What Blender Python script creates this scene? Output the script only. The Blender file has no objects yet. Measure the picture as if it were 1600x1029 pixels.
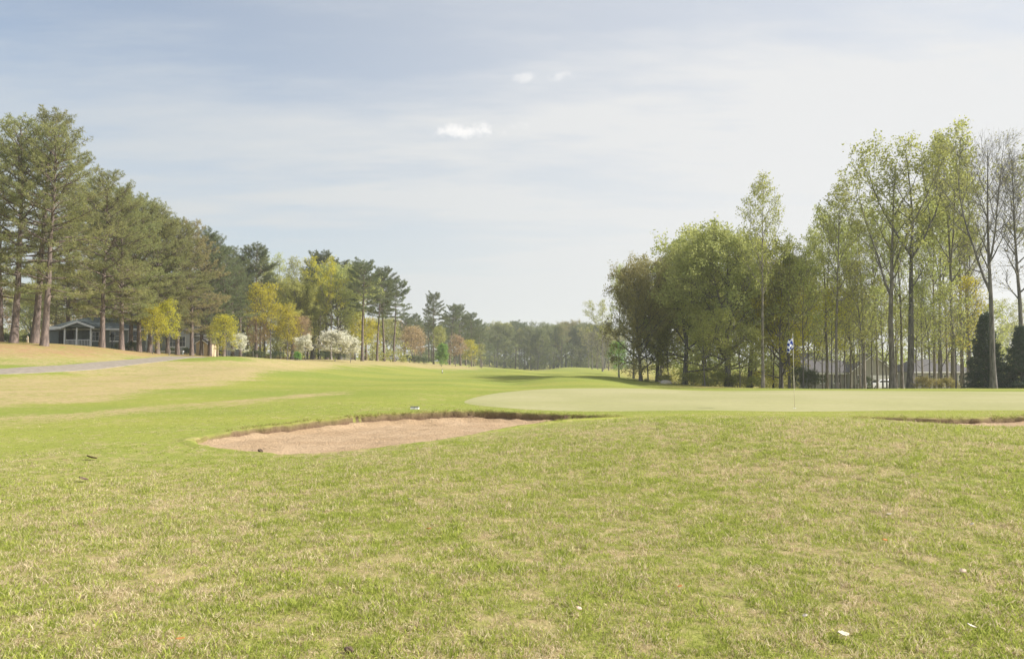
import bpy, math, random
import numpy as np

scene = bpy.context.scene
R = math.radians
col = scene.collection

# ------------------------------------------------------------------ camera
F_PX, CX, CY, HOR = 1200.0, 800.0, 514.5, 560.0
PITCH = math.atan((HOR - CY) / F_PX)
CAM_Z = 1.65
cam = bpy.data.cameras.new('camera')
cam.sensor_fit = 'HORIZONTAL'
cam.sensor_width = 36.0
cam.lens = F_PX / 1600.0 * 36.0
cam.clip_start = 0.1
cam.clip_end = 6000
cam_o = bpy.data.objects.new('camera', cam)
cam_o.location = (0, 0, CAM_Z)
cam_o.rotation_euler = (math.pi / 2 + PITCH, 0, 0)
col.objects.link(cam_o)
scene.camera = cam_o

# ------------------------------------------------------------------ sun and sky
SUN_AZ, SUN_EL = R(91), R(36)          # azimuth clockwise from the view direction (+Y)
SUN_DIR = (math.sin(SUN_AZ) * math.cos(SUN_EL), math.cos(SUN_AZ) * math.cos(SUN_EL), math.sin(SUN_EL))
sun = bpy.data.lights.new('sun', 'SUN')
sun.energy = 5.0
sun.angle = R(0.9)
sun.color = (1.0, 0.955, 0.88)
sun_o = bpy.data.objects.new('sun', sun)
sun_o.rotation_euler = (math.pi / 2 - SUN_EL, 0, -SUN_AZ + math.pi)
from mathutils import Vector
sun_o.rotation_euler = Vector(SUN_DIR).to_track_quat('Z', 'Y').to_euler()
col.objects.link(sun_o)

world = bpy.data.worlds.new('World')
scene.world = world
world.use_nodes = True


def nd(nt, typ, **kw):
    n = nt.nodes.new(typ)
    for k, v in kw.items():
        if k.startswith('i_'):
            key = k[2:]
            n.inputs[int(key) if key.isdigit() else key.replace('_', ' ')].default_value = v
        else:
            setattr(n, k, v)
    return n


def math_n(nt, op, a, b=None, c=None, clamp=False):
    n = nt.nodes.new('ShaderNodeMath')
    n.operation = op
    n.use_clamp = clamp
    for i, v in enumerate((a, b, c)):
        if v is None:
            continue
        if isinstance(v, (int, float)):
            n.inputs[i].default_value = v
        else:
            nt.links.new(v, n.inputs[i])
    return n.outputs[0]


def sstep(nt, v, lo, hi, tlo=0.0, thi=1.0):
    n = nt.nodes.new('ShaderNodeMapRange')
    n.interpolation_type = 'SMOOTHSTEP'
    nt.links.new(v, n.inputs['Value'])
    n.inputs['From Min'].default_value = lo
    n.inputs['From Max'].default_value = hi
    n.inputs['To Min'].default_value = tlo
    n.inputs['To Max'].default_value = thi
    return n.outputs['Result']


def mixc(nt, fac, a, b, blend='MIX'):
    n = nt.nodes.new('ShaderNodeMix')
    n.data_type = 'RGBA'
    n.blend_type = blend
    for key, v in ((0, fac), (6, a), (7, b)):
        if isinstance(v, (int, float)):
            n.inputs[key].default_value = v
        elif isinstance(v, tuple):
            n.inputs[key].default_value = (*v, 1.0) if len(v) == 3 else v
        else:
            nt.links.new(v, n.inputs[key])
    return n.outputs[2]


def noise(nt, vec, scale, detail=3.0, rough=0.55, lac=2.0, w=0.0):
    n = nt.nodes.new('ShaderNodeTexNoise')
    n.noise_dimensions = '3D'
    n.inputs['Scale'].default_value = scale
    n.inputs['Detail'].default_value = detail
    n.inputs['Roughness'].default_value = rough
    n.inputs['Lacunarity'].default_value = lac
    nt.links.new(vec, n.inputs['Vector'])
    return n.outputs['Fac']


def build_world():
    nt = world.node_tree
    nt.nodes.clear()
    L = nt.links.new
    sky = nd(nt, 'ShaderNodeTexSky', sky_type='NISHITA', sun_disc=False)
    sky.sun_elevation = SUN_EL
    sky.sun_rotation = SUN_AZ
    sky.altitude = 200
    sky.air_density = 1.0
    sky.dust_density = 1.6
    sky.ozone_density = 1.0
    bg1 = nd(nt, 'ShaderNodeBackground', i_Strength=0.10)
    L(sky.outputs[0], bg1.inputs[0])
    tc = nd(nt, 'ShaderNodeTexCoord')
    d = tc.outputs['Generated']
    sep = nd(nt, 'ShaderNodeSeparateXYZ')
    L(d, sep.inputs[0])
    z = math_n(nt, 'MAXIMUM', sep.outputs[2], 0.0)
    # cirrus sheet: the direction projected on a high plane
    zz = math_n(nt, 'ADD', z, 0.12)
    px = math_n(nt, 'DIVIDE', sep.outputs[0], zz)
    py = math_n(nt, 'DIVIDE', sep.outputs[1], zz)
    cmb = nd(nt, 'ShaderNodeCombineXYZ')
    L(px, cmb.inputs[0]); L(py, cmb.inputs[1])
    mp = nd(nt, 'ShaderNodeMapping')
    mp.inputs['Rotation'].default_value = (0, 0, R(-38))
    mp.inputs['Scale'].default_value = (0.45, 1.25, 1.0)
    L(cmb.outputs[0], mp.inputs[0])
    n1 = noise(nt, mp.outputs[0], 0.9, 6.0, 0.58)
    n2 = noise(nt, mp.outputs[0], 3.2, 5.0, 0.6)
    streak = math_n(nt, 'ADD', math_n(nt, 'MULTIPLY', n1, 0.75), math_n(nt, 'MULTIPLY', n2, 0.25))
    veil = sstep(nt, streak, 0.38, 0.62, 0.05, 0.95)
    # thin cloud is brighter towards the sun (forward scattering) and thickens to the horizon
    dot = nd(nt, 'ShaderNodeVectorMath', operation='DOT_PRODUCT')
    L(d, dot.inputs[0]); dot.inputs[1].default_value = SUN_DIR
    glow = sstep(nt, dot.outputs['Value'], -0.55, 0.45)
    hz = sstep(nt, z, 0.0, 0.42, 1.0, 0.0)
    fac = math_n(nt, 'ADD', math_n(nt, 'MULTIPLY', veil, 0.48), math_n(nt, 'MULTIPLY', hz, 0.50))
    fac = math_n(nt, 'ADD', fac, math_n(nt, 'ADD', math_n(nt, 'MULTIPLY', glow, 0.52), 0.08))
    fac = math_n(nt, 'MINIMUM', fac, 0.96)
    # small fair-weather cumulus, given by direction
    gx = math_n(nt, 'DIVIDE', sep.outputs[0], math_n(nt, 'MAXIMUM', sep.outputs[1], 0.05))
    gz = math_n(nt, 'DIVIDE', sep.outputs[2], math_n(nt, 'MAXIMUM', sep.outputs[1], 0.05))
    c2 = nd(nt, 'ShaderNodeCombineXYZ')
    L(gx, c2.inputs[0]); L(gz, c2.inputs[1])
    nb = noise(nt, c2.outputs[0], 38.0, 6.0, 0.62)
    front = sstep(nt, sep.outputs[1], 0.1, 0.2)
    puffs = None
    for (cx_, cz_, sx_, sz_, amt) in ((-0.052, 0.300, 0.056, 0.0115, 0.95), (0.007, 0.306, 0.014, 0.006, 0.7),
                                      (0.026, 0.371, 0.042, 0.0075, 0.5), (0.088, 0.374, 0.022, 0.007, 0.5)):
        ex = math_n(nt, 'DIVIDE', math_n(nt, 'SUBTRACT', gx, cx_), sx_)
        ez = math_n(nt, 'DIVIDE', math_n(nt, 'SUBTRACT', gz, cz_), sz_)
        r2 = math_n(nt, 'ADD', math_n(nt, 'MULTIPLY', ex, ex), math_n(nt, 'MULTIPLY', ez, ez))
        v = math_n(nt, 'SUBTRACT', math_n(nt, 'ADD', 0.55, math_n(nt, 'MULTIPLY', math_n(nt, 'SUBTRACT', nb, 0.5), 5.0)), math_n(nt, 'MULTIPLY', r2, 0.62))
        m = sstep(nt, v, -0.1, 1.2, 0.0, amt)
        puffs = m if puffs is None else math_n(nt, 'MAXIMUM', puffs, m)
    puffs = math_n(nt, 'MULTIPLY', puffs, front)
    cstr = math_n(nt, 'ADD', math_n(nt, 'MULTIPLY', glow, 0.10), 0.425)
    ccol = mixc(nt, glow, (0.925, 0.975, 1.0), (0.99, 0.99, 0.985))
    bg2 = nd(nt, 'ShaderNodeBackground')
    L(ccol, bg2.inputs[0]); L(cstr, bg2.inputs[1])
    mx = nd(nt, 'ShaderNodeMixShader')
    L(fac, mx.inputs[0]); L(bg1.outputs[0], mx.inputs[1]); L(bg2.outputs[0], mx.inputs[2])
    bg3 = nd(nt, 'ShaderNodeBackground', i_Strength=0.62)
    bg3.inputs[0].default_value = (1.0, 0.985, 0.97, 1)
    mx2 = nd(nt, 'ShaderNodeMixShader')
    L(puffs, mx2.inputs[0]); L(mx.outputs[0], mx2.inputs[1]); L(bg3.outputs[0], mx2.inputs[2])
    out = nd(nt, 'ShaderNodeOutputWorld')
    L(mx2.outputs[0], out.inputs[0])


build_world()
scene.view_settings.view_transform = 'Standard'
scene.view_settings.look = 'None'
scene.view_settings.gamma = 1.0
scene.view_settings.use_curve_mapping = False
scene.view_settings.exposure = 0.70
scene.render.engine = 'CYCLES'
cy = scene.cycles
cy.use_denoising = True
cy.max_bounces = 9
cy.diffuse_bounces = 4
cy.glossy_bounces = 2
cy.transmission_bounces = 7
cy.volume_bounces = 1
cy.transparent_max_bounces = 6
cy.sample_clamp_indirect = 4.0

# ------------------------------------------------------------------ helpers
def tag(o, label=None, cat=None, group=None, kind=None):
    if label: o['label'] = label
    if cat: o['category'] = cat
    if group: o['group'] = group
    if kind: o['kind'] = kind
    return o


def empty(name, loc, rz=0.0):
    o = bpy.data.objects.new(name, None)
    o.location = loc
    o.rotation_euler = (0, 0, rz)
    o.empty_display_size = 0.2
    col.objects.link(o)
    return o


def link(name, me, parent=None, loc=None):
    o = bpy.data.objects.new(name, me)
    col.objects.link(o)
    if parent is not None:
        o.parent = parent
    if loc is not None:
        o.location = loc
    return o


def np_mesh(name, verts, faces, mat, smooth=False, attrs=None):
    """verts (N,3); faces (M,k) array or list of such arrays"""
    me = bpy.data.meshes.new(name)
    if not isinstance(faces, (list, tuple)):
        faces = [faces]
    faces = [np.asarray(f, dtype=np.int32) for f in faces if len(f)]
    verts = np.ascontiguousarray(verts, dtype=np.float32)
    me.vertices.add(len(verts))
    me.vertices.foreach_set('co', verts.ravel())
    nl = sum(f.size for f in faces)
    nf = sum(len(f) for f in faces)
    me.loops.add(nl)
    me.polygons.add(nf)
    me.loops.foreach_set('vertex_index', np.concatenate([f.ravel() for f in faces]))
    tot = np.concatenate([np.full(len(f), f.shape[1], dtype=np.int32) for f in faces])
    start = np.zeros(nf, dtype=np.int32)
    start[1:] = np.cumsum(tot)[:-1]
    me.polygons.foreach_set('loop_start', start)
    me.polygons.foreach_set('use_smooth', np.full(nf, smooth, dtype=bool))
    if attrs:
        for k, v in attrs.items():
            a = me.attributes.new(k, 'FLOAT', 'POINT')
            a.data.foreach_set('value', np.ascontiguousarray(v, dtype=np.float32))
    if mat is not None:
        me.materials.append(mat)
    me.update(calc_edges=True)
    me.validate()
    return me


class MB:
    """collects boxes, prisms and tubes into one mesh"""
    def __init__(self):
        self.v = []; self.f = {}; self.n = 0

    def add(self, v, f):
        v = np.asarray(v, dtype=float)
        for q in f:
            self.f.setdefault(len(q), []).append([i + self.n for i in q])
        self.v.append(v); self.n += len(v)

    def box(self, x0, x1, y0, y1, z0, z1):
        v = [(x0, y0, z0), (x1, y0, z0), (x1, y1, z0), (x0, y1, z0), (x0, y0, z1), (x1, y0, z1), (x1, y1, z1), (x0, y1, z1)]
        self.add(v, [(0, 3, 2, 1), (4, 5, 6, 7), (0, 1, 5, 4), (1, 2, 6, 5), (2, 3, 7, 6), (3, 0, 4, 7)])
        return self

    def prism(self, poly, a0, a1, axis='y'):
        """poly of (u,w) extruded along axis: y -> (x,z), x -> (y,z), z -> (x,y)"""
        n = len(poly)
        def p(u, w, a):
            return {'y': (u, a, w), 'x': (a, u, w), 'z': (u, w, a)}[axis]
        v = [p(u, w, a0) for u, w in poly] + [p(u, w, a1) for u, w in poly]
        f = [tuple(range(n)), tuple(range(2 * n - 1, n - 1, -1))]
        f += [(i, n + i, n + (i + 1) % n, (i + 1) % n) for i in range(n)]
        self.add(v, f)
        return self

    def tube(self, pts, rad, n=8):
        v, q = tube_arrays(np.asarray(pts, float)[None], np.asarray(rad, float)[None], n)
        k = len(pts)
        f = [tuple(x) for x in q] + [tuple(range(n - 1, -1, -1)), tuple(range((k - 1) * n, k * n))]
        self.add(v, f)
        return self

    def mesh(self, name, mat, smooth=False):
        return np_mesh(name, np.concatenate(self.v), [np.array(a) for a in self.f.values()], mat, smooth)

    def build(self, name, mat, parent=None, smooth=False, loc=None):
        return link(name, self.mesh(name, mat, smooth), parent, loc)


def nrm(a):
    return a / np.maximum(np.linalg.norm(a, axis=-1, keepdims=True), 1e-9)


def tube_arrays(P, Rd, n):
    """P (B,K,3), Rd (B,K) -> verts, quads"""
    B, K, _ = P.shape
    T = np.empty_like(P)
    T[:, 1:-1] = P[:, 2:] - P[:, :-2]
    T[:, 0] = P[:, 1] - P[:, 0]
    T[:, -1] = P[:, -1] - P[:, -2]
    T = nrm(T)
    mean = nrm(P[:, -1] - P[:, 0])
    ref = np.where(np.abs(mean[:, 2:3]) > 0.75, np.array([[1.0, 0.13, 0]]), np.array([[0.08, 0.05, 1.0]]))[:, None, :]
    U = nrm(np.cross(T, np.broadcast_to(ref, T.shape)))
    V = np.cross(T, U)
    a = np.linspace(0, 2 * np.pi, n, endpoint=False)
    ca, sa = np.cos(a), np.sin(a)
    W = P[:, :, None, :] + Rd[:, :, None, None] * (ca[None, None, :, None] * U[:, :, None, :] + sa[None, None, :, None] * V[:, :, None, :])
    idx = np.arange(B * K * n).reshape(B, K, n)
    q = np.stack([idx[:, :-1, :], np.roll(idx, -1, 2)[:, :-1, :], np.roll(idx, -1, 2)[:, 1:, :], idx[:, 1:, :]], -1).reshape(-1, 4)
    return W.reshape(-1, 3), q


def _hash(ix, iy, seed):
    h = (ix * 374761393 + iy * 668265263 + seed * 982451653) & 0xffffffff
    h = ((h ^ (h >> 13)) * 1274126177) & 0xffffffff
    return ((h ^ (h >> 16)) & 0xffff) / 65535.0


def vnoise(x, y, seed=0, octaves=3):
    x = np.asarray(x, float); y = np.asarray(y, float)
    out = np.zeros(np.broadcast(x, y).shape); amp = 1.0; tot = 0
    for o in range(octaves):
        fx = np.floor(x); fy = np.floor(y)
        ix = fx.astype(np.int64); iy = fy.astype(np.int64)
        tx = x - fx; ty = y - fy
        tx = tx * tx * (3 - 2 * tx); ty = ty * ty * (3 - 2 * ty)
        a = _hash(ix, iy, seed + o); b = _hash(ix + 1, iy, seed + o)
        c = _hash(ix, iy + 1, seed + o); d = _hash(ix + 1, iy + 1, seed + o)
        out += amp * ((a * (1 - tx) + b * tx) * (1 - ty) + (c * (1 - tx) + d * tx) * ty)
        tot += amp; amp *= 0.5; x = x * 2.03 + 17.3; y = y * 2.03 + 5.7
    return out / tot


def ray(px, py):
    u = (px - CX) / F_PX; v = (CY - py) / F_PX
    return u, math.cos(PITCH) - v * math.sin(PITCH), math.sin(PITCH) + v * math.cos(PITCH)


def P3(px, py, Y):
    u, dy, dz = ray(px, py)
    return (u / dy * Y, Y, CAM_Z + dz / dy * Y)


# ------------------------------------------------------------------ terrain shape
CTRL = [P3(*a) for a in (
    # foreground mound on the right and its crest
    (1000, 656, 15.2), (1240, 658, 14.2), (1450, 664, 14.2), (1600, 673, 13.6), (1750, 680, 13), (860, 661, 17.2),
    # rim of the large bunker
    (305, 688, 15.2), (420, 704, 14), (500, 704, 13.8), (600, 694, 14.2), (700, 683, 15), (800, 668, 16.3),
    (960, 655, 19.0), (900, 652, 20.5), (820, 648, 21.3), (740, 645, 21.5), (650, 647, 21), (560, 654, 20), (480, 662, 18.8), (400, 671, 17.5),
    # rim of the right bunker
    (1330, 655, 18.5), (1480, 657, 18.3), (1600, 654, 18.8), (1750, 651, 19.2),
    # green
    (720, 627, 28.5), (850, 641, 23.8), (1000, 642, 23.4), (1240, 643, 23), (1600, 641, 23.2), (1900, 640, 23),
    (1900, 612, 36), (1600, 612, 37), (1400, 611, 37.5), (1240, 610, 38), (1000, 607, 39), (860, 607, 39), (790, 612, 35),
    (1560, 607.5, 43), (1240, 608.5, 46), (1000, 604.5, 48),
    # ground falling away behind the green
    (1240, 607, 66), (1000, 603, 66), (1400, 608, 66), (1600, 608, 62), (1800, 608, 60),
    (1400, 607, 115), (1280, 607, 115), (1600, 608, 115), (1100, 603, 120),
    # fairway and the mound beyond the green
    (600, 620, 30), (500, 600, 45), (700, 600, 45), (800, 601, 60), (870, 587, 76), (960, 590, 76), (780, 592, 74), (870, 589, 98), (1020, 596, 80),
    (800, 578, 150), (800, 575, 250), (740, 573, 230), (700, 581, 120), (620, 583, 90), (560, 590, 65), (880, 573.5, 330), (940, 580, 200), (850, 576, 420), (1100, 590, 200),
    # left slope
    (0, 640, 25), (0, 610, 35), (0, 586, 46), (0, 573, 49.5), (200, 640, 25), (200, 606, 38), (200, 585, 52), (130, 577, 53), (130, 570, 56),
    (250, 564, 69), (250, 560, 73), (-200, 590, 44), (-200, 532, 66), (0, 535, 66), (78, 541, 66), (165, 543, 76), (195, 548, 78),
    (250, 554, 84), (303, 557, 88), (352, 556, 76), (352, 558, 100), (400, 575, 60), (400, 562, 100), (470, 562, 120), (110, 542, 98), (300, 553, 120),
    (500, 561, 120), (600, 564, 150), (680, 570, 180), (500, 560, 160), (0, 535, 100), (480, 575, 80),
)] + [
    (0, 0, 0), (-4, 4, 0.0), (0, 5, 0), (4, 5, 0.1), (8, 8, 0.25), (-8, 8, -.02), (-14, 14, 0), (0, 9, .1), (3, 10, .22), (-3, 10, .03), (6, -6, 0.05), (-6, -6, 0), (-6, 12.5, 0.0),
    (-30, 0, .2), (30, 0, .3), (0, -40, 0), (-60, -40, 0), (60, -40, 0), (-150, 0, 2), (150, 0, 0), (-150, 100, 5), (150, 100, -3),
    (-150, 300, 3), (150, 300, -3), (0, 600, -5), (-300, 600, -4), (300, 600, -5), (0, 1000, -5), (-900, 0, 0), (900, 0, 0), (-900, 900, -4), (900, 900, -5), (0, -900, 0),
]
CTRL = np.array(CTRL)


def warp(x, y):
    return np.arcsinh(np.asarray(x) / 10.0), np.arcsinh(np.asarray(y) / 10.0)


def _tps_fit():
    u, v = warp(CTRL[:, 0], CTRL[:, 1]); n = len(u)
    d2 = (u[:, None] - u[None]) ** 2 + (v[:, None] - v[None]) ** 2
    K = 0.5 * d2 * np.log(d2 + 1e-12)
    K[np.diag_indices(n)] = 0.0012
    A = np.zeros((n + 3, n + 3)); Pm = np.stack([np.ones(n), u, v], 1)
    A[:n, :n] = K; A[:n, n:] = Pm; A[n:, :n] = Pm.T
    b = np.zeros(n + 3); b[:n] = CTRL[:, 2]
    return u, v, np.linalg.solve(A, b)


_TU, _TV, _TW = _tps_fit()


def base_z(x, y):
    x = np.asarray(x, float); y = np.asarray(y, float)
    sh = np.broadcast(x, y).shape
    u, v = warp(x, y); u = np.broadcast_to(u, sh).ravel(); v = np.broadcast_to(v, sh).ravel()
    out = np.empty(len(u)); n = len(_TU)
    for s in range(0, len(u), 20000):
        a = slice(s, s + 20000)
        d2 = (u[a, None] - _TU[None]) ** 2 + (v[a, None] - _TV[None]) ** 2
        out[a] = (0.5 * d2 * np.log(d2 + 1e-12)) @ _TW[:n] + _TW[n] + _TW[n + 1] * u[a] + _TW[n + 2] * v[a]
    return out.reshape(sh)


def smooth_closed(pts, m=10):
    pts = np.array(pts, float); n = len(pts); out = []
    for i in range(n):
        p0, p1, p2, p3 = pts[i - 1], pts[i], pts[(i + 1) % n], pts[(i + 2) % n]
        for t in np.linspace(0, 1, m, endpoint=False):
            out.append(0.5 * ((2 * p1) + (-p0 + p2) * t + (2 * p0 - 5 * p1 + 4 * p2 - p3) * t * t + (-p0 + 3 * p1 - 3 * p2 + p3) * t ** 3))
    return np.array(out)


def sdf(poly, x, y):
    """signed distance (negative inside) and nearest point"""
    x = np.asarray(x, float).ravel(); y = np.asarray(y, float).ravel()
    a = poly; b = np.roll(poly, -1, 0)
    best = np.full(len(x), 1e9); nx = np.zeros(len(x)); ny = np.zeros(len(x)); inside = np.zeros(len(x), bool)
    for (ax, ay), (bx_, by_) in zip(a, b):
        dx, dy = bx_ - ax, by_ - ay
        t = np.clip(((x - ax) * dx + (y - ay) * dy) / (dx * dx + dy * dy + 1e-12), 0, 1)
        qx, qy = ax + t * dx, ay + t * dy
        d = (x - qx) ** 2 + (y - qy) ** 2
        m = d < best
        best[m] = d[m]; nx[m] = qx[m]; ny[m] = qy[m]
        c = ((ay > y) != (by_ > y)) & (x < (bx_ - ax) * (y - ay) / (by_ - ay + 1e-15) + ax)
        inside ^= c
    d = np.sqrt(best)
    return np.where(inside, -d, d), nx, ny


def poly_px(lst):
    return smooth_closed([P3(a, b, c)[:2] for a, b, c in lst])


def wobble(p, amp, seed, sc=1.5):
    n = nrm(p - p.mean(0))
    return p + n * (vnoise(p[:, 0] * sc, p[:, 1] * sc, seed, 3)[:, None] - .5) * amp


BUNKER_A = wobble(poly_px([(296, 688, 15.2), (335, 700, 14.2), (420, 708, 13.5), (500, 708.5, 13.35), (600, 700, 13.8), (700, 687, 14.6), (800, 671, 16.0), (870, 661, 17.3),
                    (965, 655.5, 19.4), (945, 653, 20.3), (900, 651, 20.8), (820, 648, 21.3), (740, 645, 21.5), (650, 647, 21), (560, 654, 20), (480, 662, 18.8), (400, 671, 17.5), (335, 680, 16.2)]), .22, 3)
BUNKER_B = wobble(poly_px([(1345, 656, 17.6), (1400, 660, 15.9), (1500, 667, 15.4), (1600, 673, 15.0), (1700, 680, 14.8), (1850, 680, 15.5), (1900, 660, 17.5), (1800, 651, 19.2),
                    (1700, 651, 19.3), (1600, 653, 19.0), (1540, 656, 18.6), (1480, 658, 18.3), (1400, 656, 18.3), (1355, 655, 18.2)]), .22, 5)
GREEN = poly_px([(722, 628, 28), (760, 636, 25.3), (850, 641, 23.8), (1000, 642, 23.4), (1240, 642.5, 23.1), (1450, 642, 23.2), (1600, 641, 23.3), (1800, 640, 24), (1880, 630, 29),
                 (1800, 613, 35.5), (1600, 612, 37), (1400, 611, 37.5), (1240, 610, 38), (1000, 607, 39), (860, 607.5, 38.5), (790, 612, 35), (745, 619, 31.5)])


def axis(lo, hi, f0, f1, step, g):
    fine = list(np.arange(f0, f1 + 1e-6, step))
    a, s = fine[-1], step
    up = []
    while a < hi:
        s *= g; a += s; up.append(a)
    a, s = fine[0], step
    dn = []
    while a > lo:
        s *= g; a -= s; dn.append(a)
    return np.array(dn[::-1] + fine + up)


GX = axis(-900, 900, -10.0, 17.0, 0.12, 1.032)
GY = axis(-120, 900, 12.5, 23.0, 0.11, 1.030)
XX, YY = np.meshgrid(GX, GY)
BZ = base_z(XX, YY)
# long soft undulation and small bumps in the rough, kept off the mown green
dG = np.full(XX.shape, 50.0)
sel = (XX > -15) & (XX < 45) & (YY > 15) & (YY < 60)
dG[sel] = sdf(GREEN, XX[sel], YY[sel])[0]
rel = np.clip((dG + 0.0) / 3.0, 0, 1)
BZ = BZ + rel * ((vnoise(XX / 2.3, YY / 2.3, 11, 3) - .5) * .05 + (vnoise(XX * 2.2, YY * 2.2, 21, 2) - .5) * .018)
far = np.clip((np.hypot(XX, YY) - 80) / 200, 0, 1)
BZ = BZ + far * (vnoise(XX / 38, YY / 38, 31, 2) - .5) * 1.2


def interp(Zg, x, y):
    x = np.asarray(x, float); y = np.asarray(y, float)
    i = np.clip(np.searchsorted(GX, x) - 1, 0, len(GX) - 2); j = np.clip(np.searchsorted(GY, y) - 1, 0, len(GY) - 2)
    tx = (x - GX[i]) / (GX[i + 1] - GX[i]); ty = (y - GY[j]) / (GY[j + 1] - GY[j])
    return (Zg[j, i] * (1 - tx) + Zg[j, i + 1] * tx) * (1 - ty) + (Zg[j + 1, i] * (1 - tx) + Zg[j + 1, i + 1] * tx) * ty


def gz(x, y):
    return float(interp(BZ, x, y))


def hit(px, py, y0=4.0, y1=500):
    """where the line of sight meets the ground"""
    u, dy, dz = ray(px, py)
    Y = np.geomspace(y0, y1, 3000)
    h = CAM_Z + dz / dy * Y - interp(BZ, u / dy * Y, Y)
    k = np.argmax(h < 0) if (h < 0).any() else len(Y) - 1
    return u / dy * Y[k], Y[k]


TX, TY, TZ = XX.copy(), YY.copy(), BZ.copy()
SOIL = np.zeros(XX.shape)
SANDS = []
for poly, dep0, dep1 in ((BUNKER_A, .05, .26), (BUNKER_B, .04, .15)):
    x0, y0 = poly.min(0) - 1.5; x1, y1 = poly.max(0) + 1.5
    s = (XX > x0) & (XX < x1) & (YY > y0) & (YY < y1)
    d, nx, ny = sdf(poly, XX[s], YY[s])
    bx_, by_, bz_ = TX[s], TY[s], TZ[s]
    t = np.clip((YY[s] - poly[:, 1].min()) / (np.ptp(poly[:, 1])), 0, 1)
    depth = dep0 + (dep1 - dep0) * t
    on = np.abs(d) < 0.07
    bx_[on] = nx[on]; by_[on] = ny[on]
    lip = .035 * np.exp(-np.maximum(d, 0) / .35) * np.clip((t - .1) / .4, 0, 1.3)
    bz_ = np.where(on | (d > 0), bz_ + lip, bz_ - depth - .16)
    TX[s], TY[s], TZ[s] = bx_, by_, bz_
    so = np.where(d < -.02, 1.0, 0.0) * np.clip((t - .12) / .3, 0, 1)
    SOIL[s] = np.maximum(SOIL[s], so)
    SANDS.append((poly, dep0, dep1))


def world_poly(lst):
    return smooth_closed([hit(a, b) for a, b in lst], 6)


# dormant straw-coloured rough along the left of the fairway
STRAW = [world_poly([(-250, 652), (0, 634), (120, 627), (250, 612), (330, 600), (430, 583), (520, 573), (620, 572), (735, 577), (745, 573.5), (690, 568), (600, 563), (480, 561), (380, 562), (250, 565), (120, 576), (0, 590), (-250, 600)])]
NEEDLE = [smooth_closed([P3(a, b, c)[:2] for a, b, c in ((-250, 545, 57), (0, 548, 57.5), (80, 549, 59.5), (150, 548, 65), (240, 557, 78), (330, 560, 92), (420, 560, 112), (480, 558, 130), (500, 556, 170), (300, 540, 170), (0, 530, 120), (-250, 520, 90))], 6)]
DRY = [smooth_closed([P3(a, b, c)[:2] for a, b, c in ((-250, 585, 47), (0, 568, 51), (130, 567, 58), (250, 558, 74), (240, 552, 84), (150, 546, 70), (0, 545, 62), (-250, 545, 60))], 6)]


def soft_mask(polys, soft):
    m = np.zeros(XX.shape)
    for p in polys:
        x0, y0 = p.min(0) - 8; x1, y1 = p.max(0) + 8
        s = (XX > x0) & (XX < x1) & (YY > y0) & (YY < y1)
        d, _, _ = sdf(p, XX[s], YY[s])
        w = soft * np.maximum(1.0, np.hypot(XX[s], YY[s]) / 60)
        d = d + (vnoise(XX[s] / 9, YY[s] / 2.6, 77, 4) - .5) * w * 4.5
        m[s] = np.maximum(m[s], np.clip(.5 - d / (2 * w), 0, 1))
    return m


STREAK = [world_poly([(-150, 668), (0, 652), (120, 645), (260, 634), (400, 622), (540, 611), (540, 614), (400, 628), (260, 642), (120, 656), (0, 668), (-150, 690)])]
straw_m = np.maximum(np.maximum(soft_mask(STRAW, .9), soft_mask(STREAK, .5) * .7), soft_mask(DRY, 1.0) * .75)
needle_m = soft_mask(NEEDLE, 1.2)
# woodland floor on the right and at the far end
wood_m = np.clip((YY - 62 - (vnoise(XX / 6, YY / 6, 5, 3) - .5) * 10) / 6, 0, 1) * np.clip((XX - 10 - (YY - 62) * .10) / 6, 0, 1)
wood_m = np.maximum(wood_m, np.clip((YY - 300) / 25, 0, 1) * .8)
needle_m = np.maximum(needle_m, wood_m * .55)
# long uncut rough in front of the camera has more dead grass than the mown fairway
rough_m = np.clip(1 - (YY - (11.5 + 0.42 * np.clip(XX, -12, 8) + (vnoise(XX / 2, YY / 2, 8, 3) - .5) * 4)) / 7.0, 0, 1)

# ------------------------------------------------------------------ materials
MATS = {}


def new_mat(name):
    m = bpy.data.materials.new(name)
    m.use_nodes = True
    m.node_tree.nodes.clear()
    MATS[name] = m
    return m, m.node_tree


def finish(nt, shader):
    o = nt.nodes.new('ShaderNodeOutputMaterial')
    nt.links.new(shader, o.inputs['Surface'])


def bsdf(nt, color, rough=0.8, spec=0.2, normal=None, metal=0.0):
    b = nt.nodes.new('ShaderNodeBsdfPrincipled')
    for k, v in (('Base Color', color), ('Roughness', rough), ('Specular IOR Level', spec), ('Metallic', metal)):
        if isinstance(v, (int, float)):
            b.inputs[k].default_value = v
        elif isinstance(v, tuple):
            b.inputs[k].default_value = (*v, 1)
        else:
            nt.links.new(v, b.inputs[k])
    if normal is not None:
        nt.links.new(normal, b.inputs['Normal'])
    return b.outputs[0]


def bump(nt, h, strength, dist):
    b = nt.nodes.new('ShaderNodeBump')
    b.inputs['Strength'].default_value = strength
    b.inputs['Distance'].default_value = dist
    nt.links.new(h, b.inputs['Height'])
    return b.outputs[0]


def attr(nt, name):
    a = nt.nodes.new('ShaderNodeAttribute')
    a.attribute_name = name
    return a.outputs['Fac']


def pos(nt):
    return nt.nodes.new('ShaderNodeNewGeometry').outputs['Position']


GRASS_GREEN = (0.246, 0.260, 0.056)
GRASS_DEEP = (0.190, 0.270, 0.050)
GRASS_STRAW = (0.400, 0.315, 0.165)
GRASS_TAN = (0.335, 0.262, 0.132)


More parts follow.
